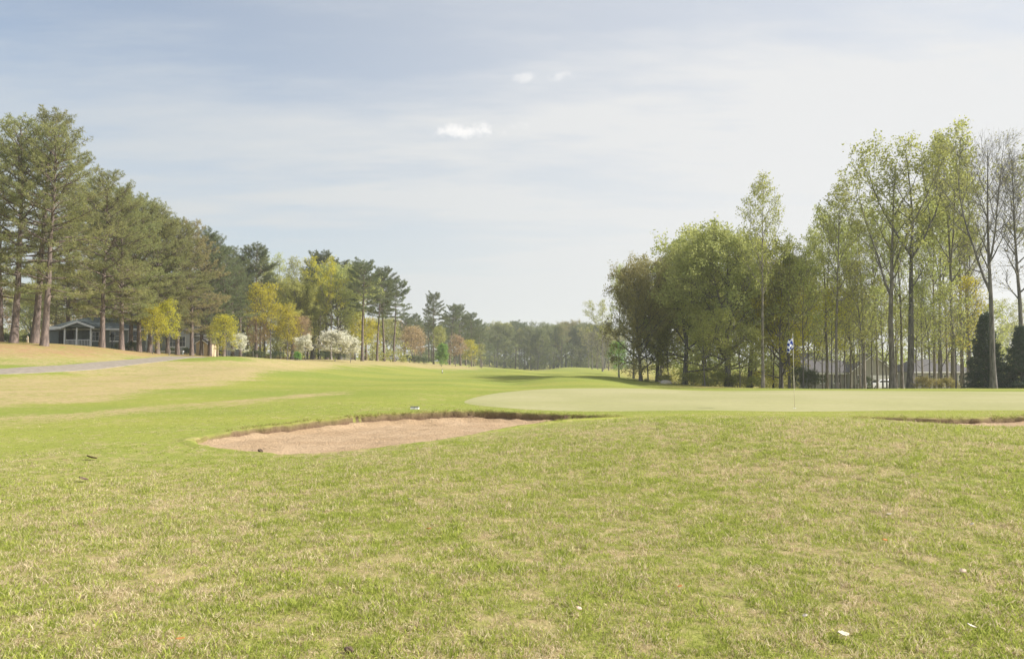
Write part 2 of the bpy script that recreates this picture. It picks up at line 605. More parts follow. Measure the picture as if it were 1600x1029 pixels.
def mapped(nt, v, sx, sy, sz=1.0):
    m = nt.nodes.new('ShaderNodeMapping')
    m.inputs['Scale'].default_value = (sx, sy, sz)
    nt.links.new(v, m.inputs[0])
    return m.outputs[0]


def dead_share(nt, p):
    """0..1: how much of the grass at a place is dead straw (large and small patches)"""
    a = noise(nt, p, 0.42, 3.0, .55)
    b = noise(nt, p, 3.2, 3.0, .6)
    c = noise(nt, p, 11.0, 2.0, .5)
    v = math_n(nt, 'ADD', math_n(nt, 'MULTIPLY', a, .28), math_n(nt, 'ADD', math_n(nt, 'MULTIPLY', b, .40), math_n(nt, 'MULTIPLY', c, .32)))
    return v


def mat_ground():
    m, nt = new_mat('turf')
    p = pos(nt)
    ds = dead_share(nt, p)
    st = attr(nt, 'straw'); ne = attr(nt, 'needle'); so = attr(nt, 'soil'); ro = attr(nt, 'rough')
    # dead-grass share rises with the straw and rough zones
    thr = math_n(nt, 'SUBTRACT', .60, math_n(nt, 'ADD', math_n(nt, 'MULTIPLY', st, .17), math_n(nt, 'MULTIPLY', ro, .13)))
    f = math_n(nt, 'MULTIPLY', math_n(nt, 'SUBTRACT', ds, thr), 5.5)
    f = math_n(nt, 'ADD', f, .42, clamp=True)
    big = noise(nt, mapped(nt, p, .05, .11), 1.0, 3.0, .5)
    green = mixc(nt, sstep(nt, big, .35, .65), GRASS_GREEN, (0.190, 0.228, 0.046))
    fine = noise(nt, p, 30.0, 2.0, .6)
    mid = noise(nt, mapped(nt, p, 1.0, .55), 5.0, 3.0, .6)
    c = mixc(nt, f, green, mixc(nt, mid, GRASS_TAN, GRASS_STRAW))
    nn = noise(nt, p, .8, 4.0, .6)
    nf = math_n(nt, 'MULTIPLY', math_n(nt, 'MULTIPLY', ne, .75), sstep(nt, nn, .28, .55), clamp=True)
    c = mixc(nt, nf, c, mixc(nt, mid, (.27, .155, .085), (.38, .24, .135)))
    # soil and thatch on the cut bunker face
    sc = mixc(nt, noise(nt, mapped(nt, p, 9, 9, 3), 1.0, 3.0, .6), (.085, .055, .036), (.22, .155, .10))
    c = mixc(nt, so, c, sc)
    # thatch brown that also paints the shade between the standing blades of the rough
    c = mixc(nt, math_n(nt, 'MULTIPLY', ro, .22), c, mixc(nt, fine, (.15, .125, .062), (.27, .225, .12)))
    v = math_n(nt, 'ADD', math_n(nt, 'MULTIPLY', fine, .5), math_n(nt, 'ADD', math_n(nt, 'MULTIPLY', mid, .35), .58))
    c = mixc(nt, 1.0, c, v, 'MULTIPLY')
    h = math_n(nt, 'ADD', math_n(nt, 'MULTIPLY', noise(nt, p, 22.0, 4.0, .65), .6), math_n(nt, 'MULTIPLY', mid, .8))
    finish(nt, bsdf(nt, c, .95, .05, bump(nt, h, .8, .04)))
    return m


def mat_simple(name, c1, c2, scale, rough=.8, spec=.2, bstr=0.3, bdist=.01, stretch=(1, 1, 1), metal=0.0):
    m, nt = new_mat(name)
    tc = nt.nodes.new('ShaderNodeTexCoord')
    v = mapped(nt, tc.outputs['Object'], *stretch)
    n = noise(nt, v, scale, 4.0, .6)
    c = mixc(nt, sstep(nt, n, .3, .7), c1, c2)
    finish(nt, bsdf(nt, c, rough, spec, bump(nt, n, bstr, bdist), metal))
    return m


def mat_leaf(name, c1, c2, trans=.42, vary=.25, spec=.15):
    """leaf tint runs with the per-leaf attribute; every tree is a touch different"""
    m, nt = new_mat(name)
    t = attr(nt, 'tint')
    oi = nt.nodes.new('ShaderNodeObjectInfo')
    c = mixc(nt, t, c1, c2)
    hsv = nt.nodes.new('ShaderNodeHueSaturation')
    hsv.inputs['Hue'].default_value = .5
    nt.links.new(math_n(nt, 'ADD', math_n(nt, 'MULTIPLY', math_n(nt, 'SUBTRACT', oi.outputs['Random'], .5), vary), 1.0), hsv.inputs['Value'])
    nt.links.new(math_n(nt, 'ADD', math_n(nt, 'MULTIPLY', math_n(nt, 'SUBTRACT', oi.outputs['Random'], .5), .02), .5), hsv.inputs['Hue'])
    nt.links.new(c, hsv.inputs['Color'])
    d = nt.nodes.new('ShaderNodeBsdfDiffuse'); nt.links.new(hsv.outputs[0], d.inputs[0])
    tr = nt.nodes.new('ShaderNodeBsdfTranslucent'); nt.links.new(hsv.outputs[0], tr.inputs[0])
    mx = nt.nodes.new('ShaderNodeMixShader'); mx.inputs[0].default_value = trans
    nt.links.new(d.outputs[0], mx.inputs[1]); nt.links.new(tr.outputs[0], mx.inputs[2])
    finish(nt, mx.outputs[0])
    return m


def mat_blade():
    m, nt = new_mat('grass_blade')
    p = pos(nt)
    ds = dead_share(nt, p)
    t = attr(nt, 'tint')
    x = math_n(nt, 'ADD', math_n(nt, 'MULTIPLY', math_n(nt, 'SUBTRACT', ds, .50), 4.6), .40)
    dead = sstep(nt, math_n(nt, 'SUBTRACT', x, t), -.06, .06)
    t2 = math_n(nt, 'FRACT', math_n(nt, 'MULTIPLY', t, 7.31))
    g = mixc(nt, t2, (0.210, 0.265, 0.048), (0.540, 0.575, 0.140))
    s = mixc(nt, t2, (.42, .33, .20), (.80, .70, .47))
    c = mixc(nt, dead, g, s)
    d = nt.nodes.new('ShaderNodeBsdfDiffuse'); nt.links.new(c, d.inputs[0])
    tr = nt.nodes.new('ShaderNodeBsdfTranslucent'); nt.links.new(c, tr.inputs[0])
    mx = nt.nodes.new('ShaderNodeMixShader'); mx.inputs[0].default_value = .45
    nt.links.new(d.outputs[0], mx.inputs[1]); nt.links.new(tr.outputs[0], mx.inputs[2])
    finish(nt, mx.outputs[0])
    return m


def mat_fairblade():
    m, nt = new_mat('lip_blade')
    t = attr(nt, 'tint')
    c = mixc(nt, sstep(nt, t, .45, .75), (.26, .29, .065), (.46, .36, .18))
    d = nt.nodes.new('ShaderNodeBsdfDiffuse'); nt.links.new(c, d.inputs[0])
    tr = nt.nodes.new('ShaderNodeBsdfTranslucent'); nt.links.new(c, tr.inputs[0])
    mx = nt.nodes.new('ShaderNodeMixShader'); mx.inputs[0].default_value = .45
    nt.links.new(d.outputs[0], mx.inputs[1]); nt.links.new(tr.outputs[0], mx.inputs[2])
    finish(nt, mx.outputs[0])
    return m


def mat_green():
    m, nt = new_mat('green_turf')
    p = pos(nt)
    a = noise(nt, mapped(nt, p, .16, .16), 1.0, 4.0, .6)
    b = noise(nt, p, 6.0, 3.0, .6)
    stripe = noise(nt, mapped(nt, p, .04, .9), 1.0, 2.0, .5)
    c = mixc(nt, sstep(nt, a, .35, .68), (.285, .275, .130), (.340, .315, .170))
    c = mixc(nt, math_n(nt, 'MULTIPLY', sstep(nt, stripe, .4, .65), .35), c, (.30, .30, .12))
    c = mixc(nt, 1.0, c, math_n(nt, 'ADD', math_n(nt, 'MULTIPLY', b, .3), .85), 'MULTIPLY')
    finish(nt, bsdf(nt, c, .9, .1, bump(nt, noise(nt, p, 60.0, 2.0, .6), .3, .006)))
    return m


def mat_sand():
    m, nt = new_mat('bunker_sand')
    p = pos(nt)
    a = noise(nt, p, .9, 4.0, .6)
    b = noise(nt, mapped(nt, p, 6, 14), 1.0, 3.0, .65)
    g = noise(nt, p, 70.0, 2.0, .6)
    cl = noise(nt, p, 19.0, 3.0, .7)
    c = mixc(nt, sstep(nt, a, .3, .7), (.40, .280, .170), (.49, .355, .228))
    c = mixc(nt, 1.0, c, math_n(nt, 'ADD', math_n(nt, 'MULTIPLY', g, .35), math_n(nt, 'ADD', math_n(nt, 'MULTIPLY', b, .3), .66)), 'MULTIPLY')
    c = mixc(nt, sstep(nt, cl, .60, .72, 0.0, .45), c, (.20, .135, .085))
    h = math_n(nt, 'ADD', math_n(nt, 'ADD', b, math_n(nt, 'MULTIPLY', g, .35)), math_n(nt, 'MULTIPLY', cl, .9))
    finish(nt, bsdf(nt, c, .95, .1, bump(nt, h, 1.0, .05)))
    return m


def mat_bark(name, c1, c2):
    m, nt = new_mat(name)
    tc = nt.nodes.new('ShaderNodeTexCoord')
    v = mapped(nt, tc.outputs['Object'], 5, 5, .9)
    n = noise(nt, v, 1.6, 5.0, .65)
    n2 = noise(nt, tc.outputs['Object'], .7, 3.0, .6)
    c = mixc(nt, sstep(nt, n, .35, .68), c1, c2)
    c = mixc(nt, 1.0, c, math_n(nt, 'ADD', math_n(nt, 'MULTIPLY', n2, .5), .75), 'MULTIPLY')
    finish(nt, bsdf(nt, c, .9, .1, bump(nt, n, .8, .04)))
    return m


M_TURF = mat_ground(); M_BLADE = mat_blade(); M_LIP = mat_fairblade(); M_GREEN = mat_green(); M_SAND = mat_sand()
M_PATH = mat_simple('asphalt', (.225, .195, .160), (.285, .250, .208), 3.0, .95, .05, .2, .01)
M_PINEBARK = mat_bark('pine_bark', (.09, .072, .066), (.235, .18, .155))
M_BARK = mat_bark('grey_bark', (.13, .115, .10), (.30, .27, .24))
M_DARKBARK = mat_bark('dark_bark', (.085, .078, .072), (.22, .20, .185))
M_PINE = mat_leaf('pine_needles', (.185, .215, .095), (.42, .41, .165), 0.5)
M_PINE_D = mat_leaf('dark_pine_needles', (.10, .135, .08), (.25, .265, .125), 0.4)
M_PINE_B = mat_leaf('browning_pine_needles', (.23, .20, .10), (.42, .36, .17), 0.45)
M_SPRING = mat_leaf('spring_leaves', (.30, .34, .10), (.54, .55, .17), 0.5)
M_YELLOW = mat_leaf('yellow_green_leaves', (.44, .42, .05), (.66, .60, .08), 0.5)
M_OLIVE = mat_leaf('olive_leaves', (.28, .29, .09), (.48, .46, .15), 0.5)
M_MID = mat_leaf('mid_green_leaves', (.30, .335, .125), (.53, .535, .19), 0.5)
M_RUSSET = mat_leaf('russet_leaves', (.24, .225, .095), (.44, .395, .165), 0.45)
M_PINKISH = mat_leaf('reddish_bud_leaves', (.36, .26, .16), (.52, .38, .22), 0.5)
M_BRIGHT = mat_leaf('bright_green_leaves', (.17, .32, .08), (.33, .50, .13), 0.5)
M_CEDAR = mat_leaf('cedar_scales', (.05, .075, .06), (.12, .15, .10), 0.2)
M_PETAL = mat_leaf('dogwood_petals', (.70, .68, .55), (.86, .85, .74), .4, .08)
M_SHRUBY = mat_leaf('ochre_shrub_leaves', (.32, .28, .10), (.52, .45, .17), 0.5)
M_FAR = mat_leaf('far_wood_leaves', (.14, .165, .075), (.28, .29, .12), .4)
M_EVER = mat_leaf('evergreen_shrub_leaves', (.06, .085, .045), (.14, .17, .08), 0.3)

# ------------------------------------------------------------------ ground, sand, green, path
ny_, nx_ = XX.shape
idx = np.arange(nx_ * ny_).reshape(ny_, nx_)
quads = np.stack([idx[:-1, :-1], idx[:-1, 1:], idx[1:, 1:], idx[1:, :-1]], -1).reshape(-1, 4)
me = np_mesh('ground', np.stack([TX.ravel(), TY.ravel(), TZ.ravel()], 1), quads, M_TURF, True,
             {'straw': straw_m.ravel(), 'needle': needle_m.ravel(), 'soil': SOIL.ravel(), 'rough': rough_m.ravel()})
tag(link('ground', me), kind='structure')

for k, (poly, dep0, dep1) in enumerate(SANDS):
    x0, y0 = poly.min(0) - .4; x1, y1 = poly.max(0) + .4
    gx_ = np.arange(x0, x1, .09); gy_ = np.arange(y0, y1, .09)
    sx, sy = np.meshgrid(gx_, gy_)
    d, _, _ = sdf(poly, sx, sy); d = d.reshape(sx.shape)
    t = np.clip((sy - poly[:, 1].min()) / np.ptp(poly[:, 1]), 0, 1)
    sz = interp(BZ, sx, sy) - (dep0 + (dep1 - dep0) * t) * np.clip(.45 + -d / .8, .45, 1)
    sz += (vnoise(sx * 1.1, sy * 1.1, 41, 3) - .5) * .05 + (vnoise(sx * 3.2, sy * 5.0, 43, 3) - .5) * .07
    sz -= np.where(d > 0, .10, 0)
    i2 = np.arange(sx.size).reshape(sx.shape)
    q = np.stack([i2[:-1, :-1], i2[:-1, 1:], i2[1:, 1:], i2[1:, :-1]], -1)
    keep = (d[:-1, :-1] < .22)
    me = np_mesh('bunker_sand', np.stack([sx.ravel(), sy.ravel(), sz.ravel()], 1), q[keep], M_SAND, True)
    tag(link('bunker_sand', me), kind='structure')

def bunker_lip(poly, dep0, dep1):
    # turf edge rolled over a ragged cut face of soil and thatch
    seg = np.vstack([poly, poly[:1]]); L = np.r_[0, np.cumsum(np.hypot(*np.diff(seg, axis=0).T))]
    n = int(L[-1] / .07); u = np.linspace(0, L[-1], n, endpoint=False)
    p = np.column_stack([np.interp(u, L, seg[:, 0]), np.interp(u, L, seg[:, 1])])
    t_ = nrm(np.roll(p, -3, 0) - np.roll(p, 3, 0)); out = np.stack([t_[:, 1], -t_[:, 0]], 1)
    if sdf(poly, *(p[:1] + out[:1] * .1).T)[0][0] < 0: out = -out
    jag = (vnoise(u * 2.6, u * 0, 61, 3) - .5) * .20 + (vnoise(u * 11, u * 0, 63, 2) - .5) * .08
    bz = interp(BZ, p[:, 0], p[:, 1]); t = np.clip((p[:, 1] - poly[:, 1].min()) / np.ptp(poly[:, 1]), 0, 1)
    dep = dep0 + (dep1 - dep0) * t; up = .035 * np.clip((t - .1) / .4, 0, 1.3)
    low = (vnoise(u * 4, u * 0 + 9, 66, 3) - .5) * .11
    rows = [(.30, up * .4 - .03, 0), (.16, up + .004, 0), (.05, up + .022, 0), (-.035, up + .012, .25), (-.075, up - .03, .8), (-.070, -.45 * dep, 1), (-.085, -.8 * dep, 1), (-.14, -dep - .10, 1)]
    V = []; S = []
    for k, (o, z, so) in enumerate(rows):
        w = p + out * (o + (jag * (1 if k in (3, 4) else .55) if k > 1 else 0))[:, None] if k > 1 else p + out * o
        V.append(np.column_stack([w, (interp(BZ, w[:, 0], w[:, 1]) if k < 3 else bz) + z + (low if k in (4, 5) else 0)])); S.append(so * np.clip((t - .12) / .3, 0, 1))
    V = np.stack(V, 1); m = len(rows); ii_ = np.arange(n * m).reshape(n, m)
    q = np.stack([ii_[:, :-1], np.roll(ii_, -1, 0)[:, :-1], np.roll(ii_, -1, 0)[:, 1:], ii_[:, 1:]], -1).reshape(-1, 4)
    S = np.stack(S, 1).ravel(); Z = np.zeros(n * m); V = V.reshape(-1, 3)
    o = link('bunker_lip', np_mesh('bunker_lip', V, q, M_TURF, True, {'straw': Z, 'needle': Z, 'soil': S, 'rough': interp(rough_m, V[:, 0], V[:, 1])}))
    tag(o, kind='structure')


for a_ in SANDS:
    bunker_lip(*a_)

cen = GREEN.mean(0)
NR = 40
rings = [np.array([cen])]
for i in range(1, NR + 1):
    rings.append(cen + (GREEN - cen) * (i / NR))
gv = np.concatenate(rings); nb = len(GREEN)
gq = []; gt = [[0, 1 + j, 1 + (j + 1) % nb] for j in range(nb)]
for i in range(NR - 1):
    a = 1 + i * nb; b = a + nb
    gq += [[a + j, b + j, b + (j + 1) % nb, a + (j + 1) % nb] for j in range(nb)]
gzv = interp(BZ, gv[:, 0], gv[:, 1]) + .022
gzv[-nb:] -= .03
me = np_mesh('putting_green', np.column_stack([gv, gzv]), [np.array(gt), np.array(gq)], M_GREEN, True)
tag(link('putting_green', me), kind='structure')


def open_curve(pts, m=14):
    pts = np.array(pts, float); out = []
    for i in range(len(pts) - 1):
        p0 = pts[max(i - 1, 0)]; p1 = pts[i]; p2 = pts[i + 1]; p3 = pts[min(i + 2, len(pts) - 1)]
        for t in np.linspace(0, 1, m, endpoint=False):
            out.append(0.5 * ((2 * p1) + (-p0 + p2) * t + (2 * p0 - 5 * p1 + 4 * p2 - p3) * t * t + (-p0 + 3 * p1 - 3 * p2 + p3) * t ** 3))
    out.append(pts[-1])
    return np.array(out)


cl = open_curve([P3(a, b, c)[:2] for a, b, c in ((-600, 600, 42), (-350, 592, 43), (-150, 585, 44.5), (0, 579, 47.5), (60, 577, 50), (130, 573, 54.5), (190, 567, 61), (250, 562, 71), (300, 561, 82), (350, 560, 94), (400, 560, 104), (440, 561, 114), (490, 561, 126), (560, 561, 152))])
tg = nrm(np.gradient(cl, axis=0)); nmv = np.stack([-tg[:, 1], tg[:, 0]], 1)
offs = np.array([-1.32, -1.25, -.6, 0, .6, 1.25, 1.32]); dzo = np.array([-.10, .030, .045, .05, .045, .030, -.10])
pv = []
for o, z in zip(offs, dzo):
    p = cl + nmv * o
    pv.append(np.column_stack([p, interp(BZ, p[:, 0], p[:, 1]) + z]))
pv = np.stack(pv, 1); n0, n1, _ = pv.shape
pi_ = np.arange(n0 * n1).reshape(n0, n1)
pq = np.stack([pi_[:-1, :-1], pi_[:-1, 1:], pi_[1:, 1:], pi_[1:, :-1]], -1).reshape(-1, 4)
tag(link('cart_path', np_mesh('cart_path', pv.reshape(-1, 3), pq[:, ::-1], M_PATH, False)), kind='structure')

# ------------------------------------------------------------------ tree library
class Tree:
    def __init__(self, seed):
        self.rng = np.random.default_rng(seed)
        self.br = {'trunk': {}, 'branches': {}}
        self.leaf = []

    def tube(self, part, pts, rad, n):
        pts = np.asarray(pts); self.br[part].setdefault((len(pts), n), []).append((pts, rad))

    def grow(self, p0, d0, L, K, up=0.0, wig=.08):
        rng = self.rng
        pts = [np.asarray(p0, float)]; d = nrm(np.asarray(d0, float)); s = L / (K - 1)
        for i in range(K - 1):
            d = nrm(d + np.array([0, 0, up]) + rng.normal(0, wig, 3))
            pts.append(pts[-1] + d * s)
        return np.array(pts)

    def parts_mesh(self, part, name, mat):
        V = []; Q = []; n = 0
        for (K, ns), lst in self.br[part].items():
            v, q = tube_arrays(np.stack([a for a, _ in lst]), np.stack([b for _, b in lst]), ns)
            V.append(v); Q.append(q + n); n += len(v)
        if not V:
            return None
        return np_mesh(name, np.concatenate(V), np.concatenate(Q), mat, True)


def along(pts, t):
    f = t * (len(pts) - 1); i = min(int(f), len(pts) - 2); a = f - i
    return pts[i] * (1 - a) + pts[i + 1] * a, nrm(pts[i + 1] - pts[i])


def perp(d, az):
    ref = np.array([0, 0, 1.0]) if abs(d[2]) < .9 else np.array([1.0, 0, 0])
    u = nrm(np.cross(d, ref)); v = np.cross(d, u)
    return math.cos(az) * u + math.sin(az) * v


def leaf_mesh(C, size, tint, mat, rng, flat=0.0, elong=.62):
    """diamond leaves at centres C"""
    n = len(C)
    a = rng.normal(size=(n, 3)); a[:, 2] *= (1 - flat); a = nrm(a)
    b = rng.normal(size=(n, 3)); b[:, 2] *= (1 - flat); b = nrm(np.cross(a, np.cross(b, a)))
    s = size * rng.uniform(.6, 1.25, (n, 1))
    k = s * elong
    V = np.stack([C - a * s, C + b * k, C + a * s, C - b * k], 1).reshape(-1, 3)
    Q = np.arange(4 * n).reshape(n, 4)
    return np_mesh('crown', V, Q, mat, False, {'tint': np.repeat(tint, 4)})


def gen_broad(seed, H=22, r0=.28, cb=.35, R=4.0, n1=40, ang=(35, 60), up=.10, n2=6, n3=4, lpt=14, lsz=.13, sig=.28,
              leaders=1, fork=.5, prof=None, mats=(None, None), lean=.0, flat=0.0, wig=.07, twig=.8, shape=1.0):
    T = Tree(seed); rng = T.rng
    K = 14
    trunk = T.grow((0, 0, 0), (lean, 0, 1), H * (.97 if leaders == 1 else .9), K, .05, .020)
    tt = np.linspace(0, 1, K)
    rad = r0 * (1 - .93 * tt ** .9) + r0 * .32 * np.exp(-tt * 34)
    T.tube('trunk', trunk, rad, 9)
    stems = [(trunk, rad, cb)]
    for i in range(leaders - 1):
        f = fork + rng.uniform(-.08, .08)
        p, d = along(trunk, f)
        az = rng.uniform(0, 2 * math.pi) if i == 0 else az + math.pi + rng.uniform(-.6, .6)
        a = R_(rng.uniform(18, 32))
        L = H * (1 - f) * rng.uniform(.82, 1.0)
        st = T.grow(p, d * math.cos(a) + perp(d, az) * math.sin(a), L, 10, .07, .05)
        rr = np.interp(f, tt, rad) * .75 * (1 - .9 * np.linspace(0, 1, 10))
        T.tube('branches', st, rr, 7)
        stems.append((st, rr, .12))
    prof = prof or (lambda t: math.sin(math.pi * min(1, (t * .86 + .14))) ** .7)
    tw = []; C = []; tint = []
    per = n1 // len(stems)
    for st, rr, c0 in stems:
        az = rng.uniform(0, 6.28)
        for i in range(per):
            t = c0 + (1 - c0) * ((i + rng.uniform(0, 1)) / per) ** .92 * .985
            tcrown = (t - c0) / (1 - c0)
            p, d = along(st, t)
            az += 2.4 + rng.normal(0, .35)
            a = R_(rng.uniform(*ang)) * (1.12 - .55 * tcrown)
            dd = d * math.cos(a) + perp(d, az) * math.sin(a)
            L = R * prof(tcrown) * rng.uniform(.7, 1.15) * (1.0 if len(stems) == 1 else .8) + .35
            k1 = 8
            b1 = T.grow(p, dd, L, k1, up, wig)
            rb = min(np.interp(t, np.linspace(0, 1, len(rr)), rr) * .6, .028 * L + .01)
            T.tube('branches', b1, np.linspace(rb, .012, k1), 5)
            btone = rng.uniform(-.22, .22)
            m2 = max(2, int(round(n2 * min(1.3, L / R + .25))))
            for j in range(m2 + 1):
                s = .28 + .72 * (j + rng.uniform(.2, .9)) / (m2 + 1)
                p2, d2 = along(b1, min(s, .999))
                if flat > 0:
                    side = nrm(np.cross(d2, (0, 0, 1.0))) * (1 if j % 2 else -1)
                    q = side * math.sin(R_(50)) + d2 * math.cos(R_(50)) + rng.normal(0, .12, 3)
                else:
                    aa = R_(rng.uniform(30, 62))
                    q = d2 * math.cos(aa) + perp(d2, rng.uniform(0, 6.28)) * math.sin(aa)
                L2 = (.46 * L * (1.15 - .6 * s) + .3) * rng.uniform(.7, 1.2)
                b2 = T.grow(p2, q, L2, 5, up * .8, wig * 1.4)
                T.tube('branches', b2, np.linspace(max(.010, rb * .38), .006, 5), 3)
                for k in range(n3):
                    s3 = .25 + .75 * (k + rng.uniform(.1, .9)) / n3
                    p3, d3 = along(b2, min(s3, .999))
                    aa = R_(rng.uniform(20, 65))
                    q3 = d3 * math.cos(aa) + perp(d3, rng.uniform(0, 6.28)) * math.sin(aa)
                    if flat > 0: q3 = nrm(q3 * np.array([1, 1, 1 - flat]))
                    b3 = T.grow(p3, q3, twig * rng.uniform(.5, 1.2), 3, up * .6, wig * 1.5)
                    T.tube('branches', b3, np.array([.008, .006, .003]), 3)
                    nl = rng.poisson(lpt)
                    if nl:
                        tt3 = rng.uniform(.15, 1.1, nl)[:, None]
                        c = b3[0] + (b3[2] - b3[0]) * tt3 + rng.normal(0, sig, (nl, 3)) * np.array([1, 1, 1 - .6 * flat])
                        C.append(c); tint.append(np.clip(.5 + btone + rng.normal(0, .2, nl), 0, 1))
    out = {'trunk': T.parts_mesh('trunk', 'trunk', mats[0]), 'branches': T.parts_mesh('branches', 'branches', mats[0]), 'crown': None, 'H': H}
    if C:
        out['crown'] = leaf_mesh(np.concatenate(C), lsz, np.concatenate(tint), mats[1], rng, flat)
    top = max(v.z for v in (Vector(c) for c in (np.concatenate(C)[np.argsort(np.concatenate(C)[:, 2])[-3:]] if C else trunk[-1:])))
    out['H'] = top
    return out


def R_(d):
    return d * math.pi / 180


def gen_pine(seed, H=22, r0=.30, cb=.25, R=4.2, gap=.62, nw=5, n2=8, ntuft=4, nl=.27, nw_=.030, needles=9, shape='full', mats=(None, None), lean=0.0, sparse=.0, droop=-.02):
    T = Tree(seed); rng = T.rng
    K = 16
    trunk = T.grow((0, 0, 0), (lean, 0, 1), H * .985, K, .03, .018)
    tt = np.linspace(0, 1, K)
    rad = r0 * (1 - .92 * tt) + r0 * .35 * np.exp(-tt * 30)
    T.tube('trunk', trunk, rad, 10)
    tips = []; dirs = []; tn = []
    h = cb * H; az = rng.uniform(0, 6)
    while h < H * .985:
        t = h / H; c = (t - cb) / (1 - cb)
        if shape == 'full':
            L0 = R * (min(1.0, .62 + 1.6 * c) * (1 - c ** 2.1) ** .75 + .08)
        elif shape == 'cedar':
            L0 = R * ((1 - c) ** 1.05 + .02)
        else:                       # flat-topped, clumped crown of an old pine
            L0 = R * (min(1.0, .45 + 2.2 * c) * (1 - c ** 3.2) ** .6 + .10)
        n = max(3, int(round(nw + rng.normal(0, .7))))
        for i in range(n):
            if rng.random() < sparse * (1 - c):
                continue
            az += 2 * math.pi / n + rng.normal(0, .25)
            p, d = along(trunk, min(.999, (h + rng.uniform(-.15, .15)) / H))
            el = R_(-4 + 52 * c ** 1.3 + rng.normal(0, 7)) if shape != 'cedar' else R_(-8 + 45 * c + rng.normal(0, 6))
            dd = np.array([math.cos(az) * math.cos(el), math.sin(az) * math.cos(el), math.sin(el)])
            L = L0 * rng.uniform(.62, 1.15) + .25
            b1 = T.grow(p, dd, L, 7, (.055 if shape != 'cedar' else .03) + droop, .06)
            rb = min(.10, .017 * L + .012)
            T.tube('branches', b1, np.linspace(rb, .010, 7), 5)
            tone = rng.uniform(-.2, .2)
            m2 = max(3, int(n2 * L / R + 1.5))
            s0 = .32 if shape != 'cedar' else .15
            for j in range(m2 + 1):
                s = s0 + (1 - s0) * (j + .5) / m2
                last = j == m2
                p2, d2 = along(b1, min(s, .995))
                side = nrm(np.cross(d2, (0, 0, 1.0))) * (1 if j % 2 else -1)
                a2 = R_(rng.uniform(38, 62))
                q = d2 if last else d2 * math.cos(a2) + side * math.sin(a2) + rng.normal(0, .14, 3)
                L2 = (.42 * L * (1.12 - .75 * s) + .22) * rng.uniform(.7, 1.25)
                b2 = T.grow(p2, q, L2, 4, .05, .10)
                T.tube('branches', b2, np.linspace(max(.009, rb * .35), .006, 4), 3)
                k = max(2, int(round(ntuft * (.5 + L2 / 1.2))))
                for m in range(k):
                    pp, dn = along(b2, min(.999, .2 + .8 * (m + rng.uniform(.3, 1)) / k))
                    tips.append(pp + rng.normal(0, .07, 3)); dirs.append(dn); tn.append(tone + rng.normal(0, .12))
        h += gap * rng.uniform(.75, 1.3) * (1 - .35 * c)
    tips = np.array(tips); dirs = np.array(dirs); tn = np.array(tn)
    n = len(tips)
    # each tuft is a brush of needle blades fanned about the shoot
    D = nrm(dirs[:, None, :] * .55 + np.array([0, 0, .22]) + rng.normal(0, .62, (n, needles, 3)))
    S = nrm(np.cross(D, rng.normal(size=D.shape)))
    ln = nl * rng.uniform(.65, 1.25, (n, needles, 1))
    B = tips[:, None, :] + D * .02
    V = np.stack([B + D * ln * .25 - S * nw_, B + D * ln * .25 + S * nw_, B + D * ln], 2).reshape(-1, 3)
    Q = np.arange(len(V)).reshape(-1, 3)
    tint = np.repeat(np.clip(.5 + tn, 0, 1), needles * 3) + np.repeat(rng.normal(0, .15, n * needles), 3)
    crown = np_mesh('crown', V, Q, mats[1], False, {'tint': np.clip(tint, 0, 1)})
    return {'trunk': T.parts_mesh('trunk', 'trunk', mats[0]), 'branches': T.parts_mesh('branches', 'branches', mats[0]), 'crown': crown, 'H': float(tips[:, 2].max() + .2)}


LIB = {}
def lib(k, v):
    LIB.setdefault(k, []).append(v)


for s in range(3):
    lib('pine', gen_pine(10 + s, H=20, cb=.20, R=4.9, gap=.85, nw=4, nl=.31, nw_=.023, needles=9, ntuft=4.8, sparse=.12, mats=(M_PINEBARK, M_PINE), lean=(.0, .02, -.02)[s]))
for s in range(2):
    lib('bigpine', gen_pine(20 + s, H=21, r0=.33, cb=.24, R=4.8, gap=.85, nw=4.4, n2=7, nl=.30, nw_=.023, needles=9, ntuft=5.0, sparse=.40, mats=(M_PINEBARK, M_PINE), lean=(.05, .03)[s]))
for s in range(3):
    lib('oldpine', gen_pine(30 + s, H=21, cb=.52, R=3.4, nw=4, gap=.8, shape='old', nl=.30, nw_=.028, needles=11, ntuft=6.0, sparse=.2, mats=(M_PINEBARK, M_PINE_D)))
lib('cedar', gen_pine(41, H=7.5, r0=.14, cb=.03, R=1.9, gap=.24, nw=7, n2=9, ntuft=4, nl=.20, nw_=.035, needles=6, shape='cedar', mats=(M_DARKBARK, M_CEDAR)))
lib('cedar', gen_pine(42, H=6.5, r0=.14, cb=.05, R=1.9, gap=.24, nw=7, n2=9, ntuft=4, nl=.20, nw_=.035, needles=6, shape='cedar', mats=(M_DARKBARK, M_CEDAR)))
tallp = lambda t: math.sin(math.pi * min(1, t * .72 + .22)) ** .9
lib('tall', gen_broad(51, H=22, r0=.21, cb=.44, R=3.9, n1=24, ang=(38, 66), leaders=1, prof=tallp, n3=3, lpt=9, lsz=.105, sig=.17, wig=.09, twig=.6, mats=(M_BARK, M_SPRING)))
lib('tall', gen_broad(52, H=23, r0=.26, cb=.46, R=4.4, n1=30, ang=(36, 64), leaders=3, fork=.45, prof=tallp, n3=3, lpt=9, lsz=.105, sig=.17, wig=.09, twig=.6, mats=(M_BARK, M_SPRING)))
lib('tall', gen_broad(53, H=23, r0=.27, cb=.42, R=4.8, n1=33, ang=(36, 64), leaders=3, fork=.52, prof=tallp, n3=3, lpt=9, lsz=.105, sig=.17, wig=.09, twig=.6, mats=(M_DARKBARK, M_SPRING)))
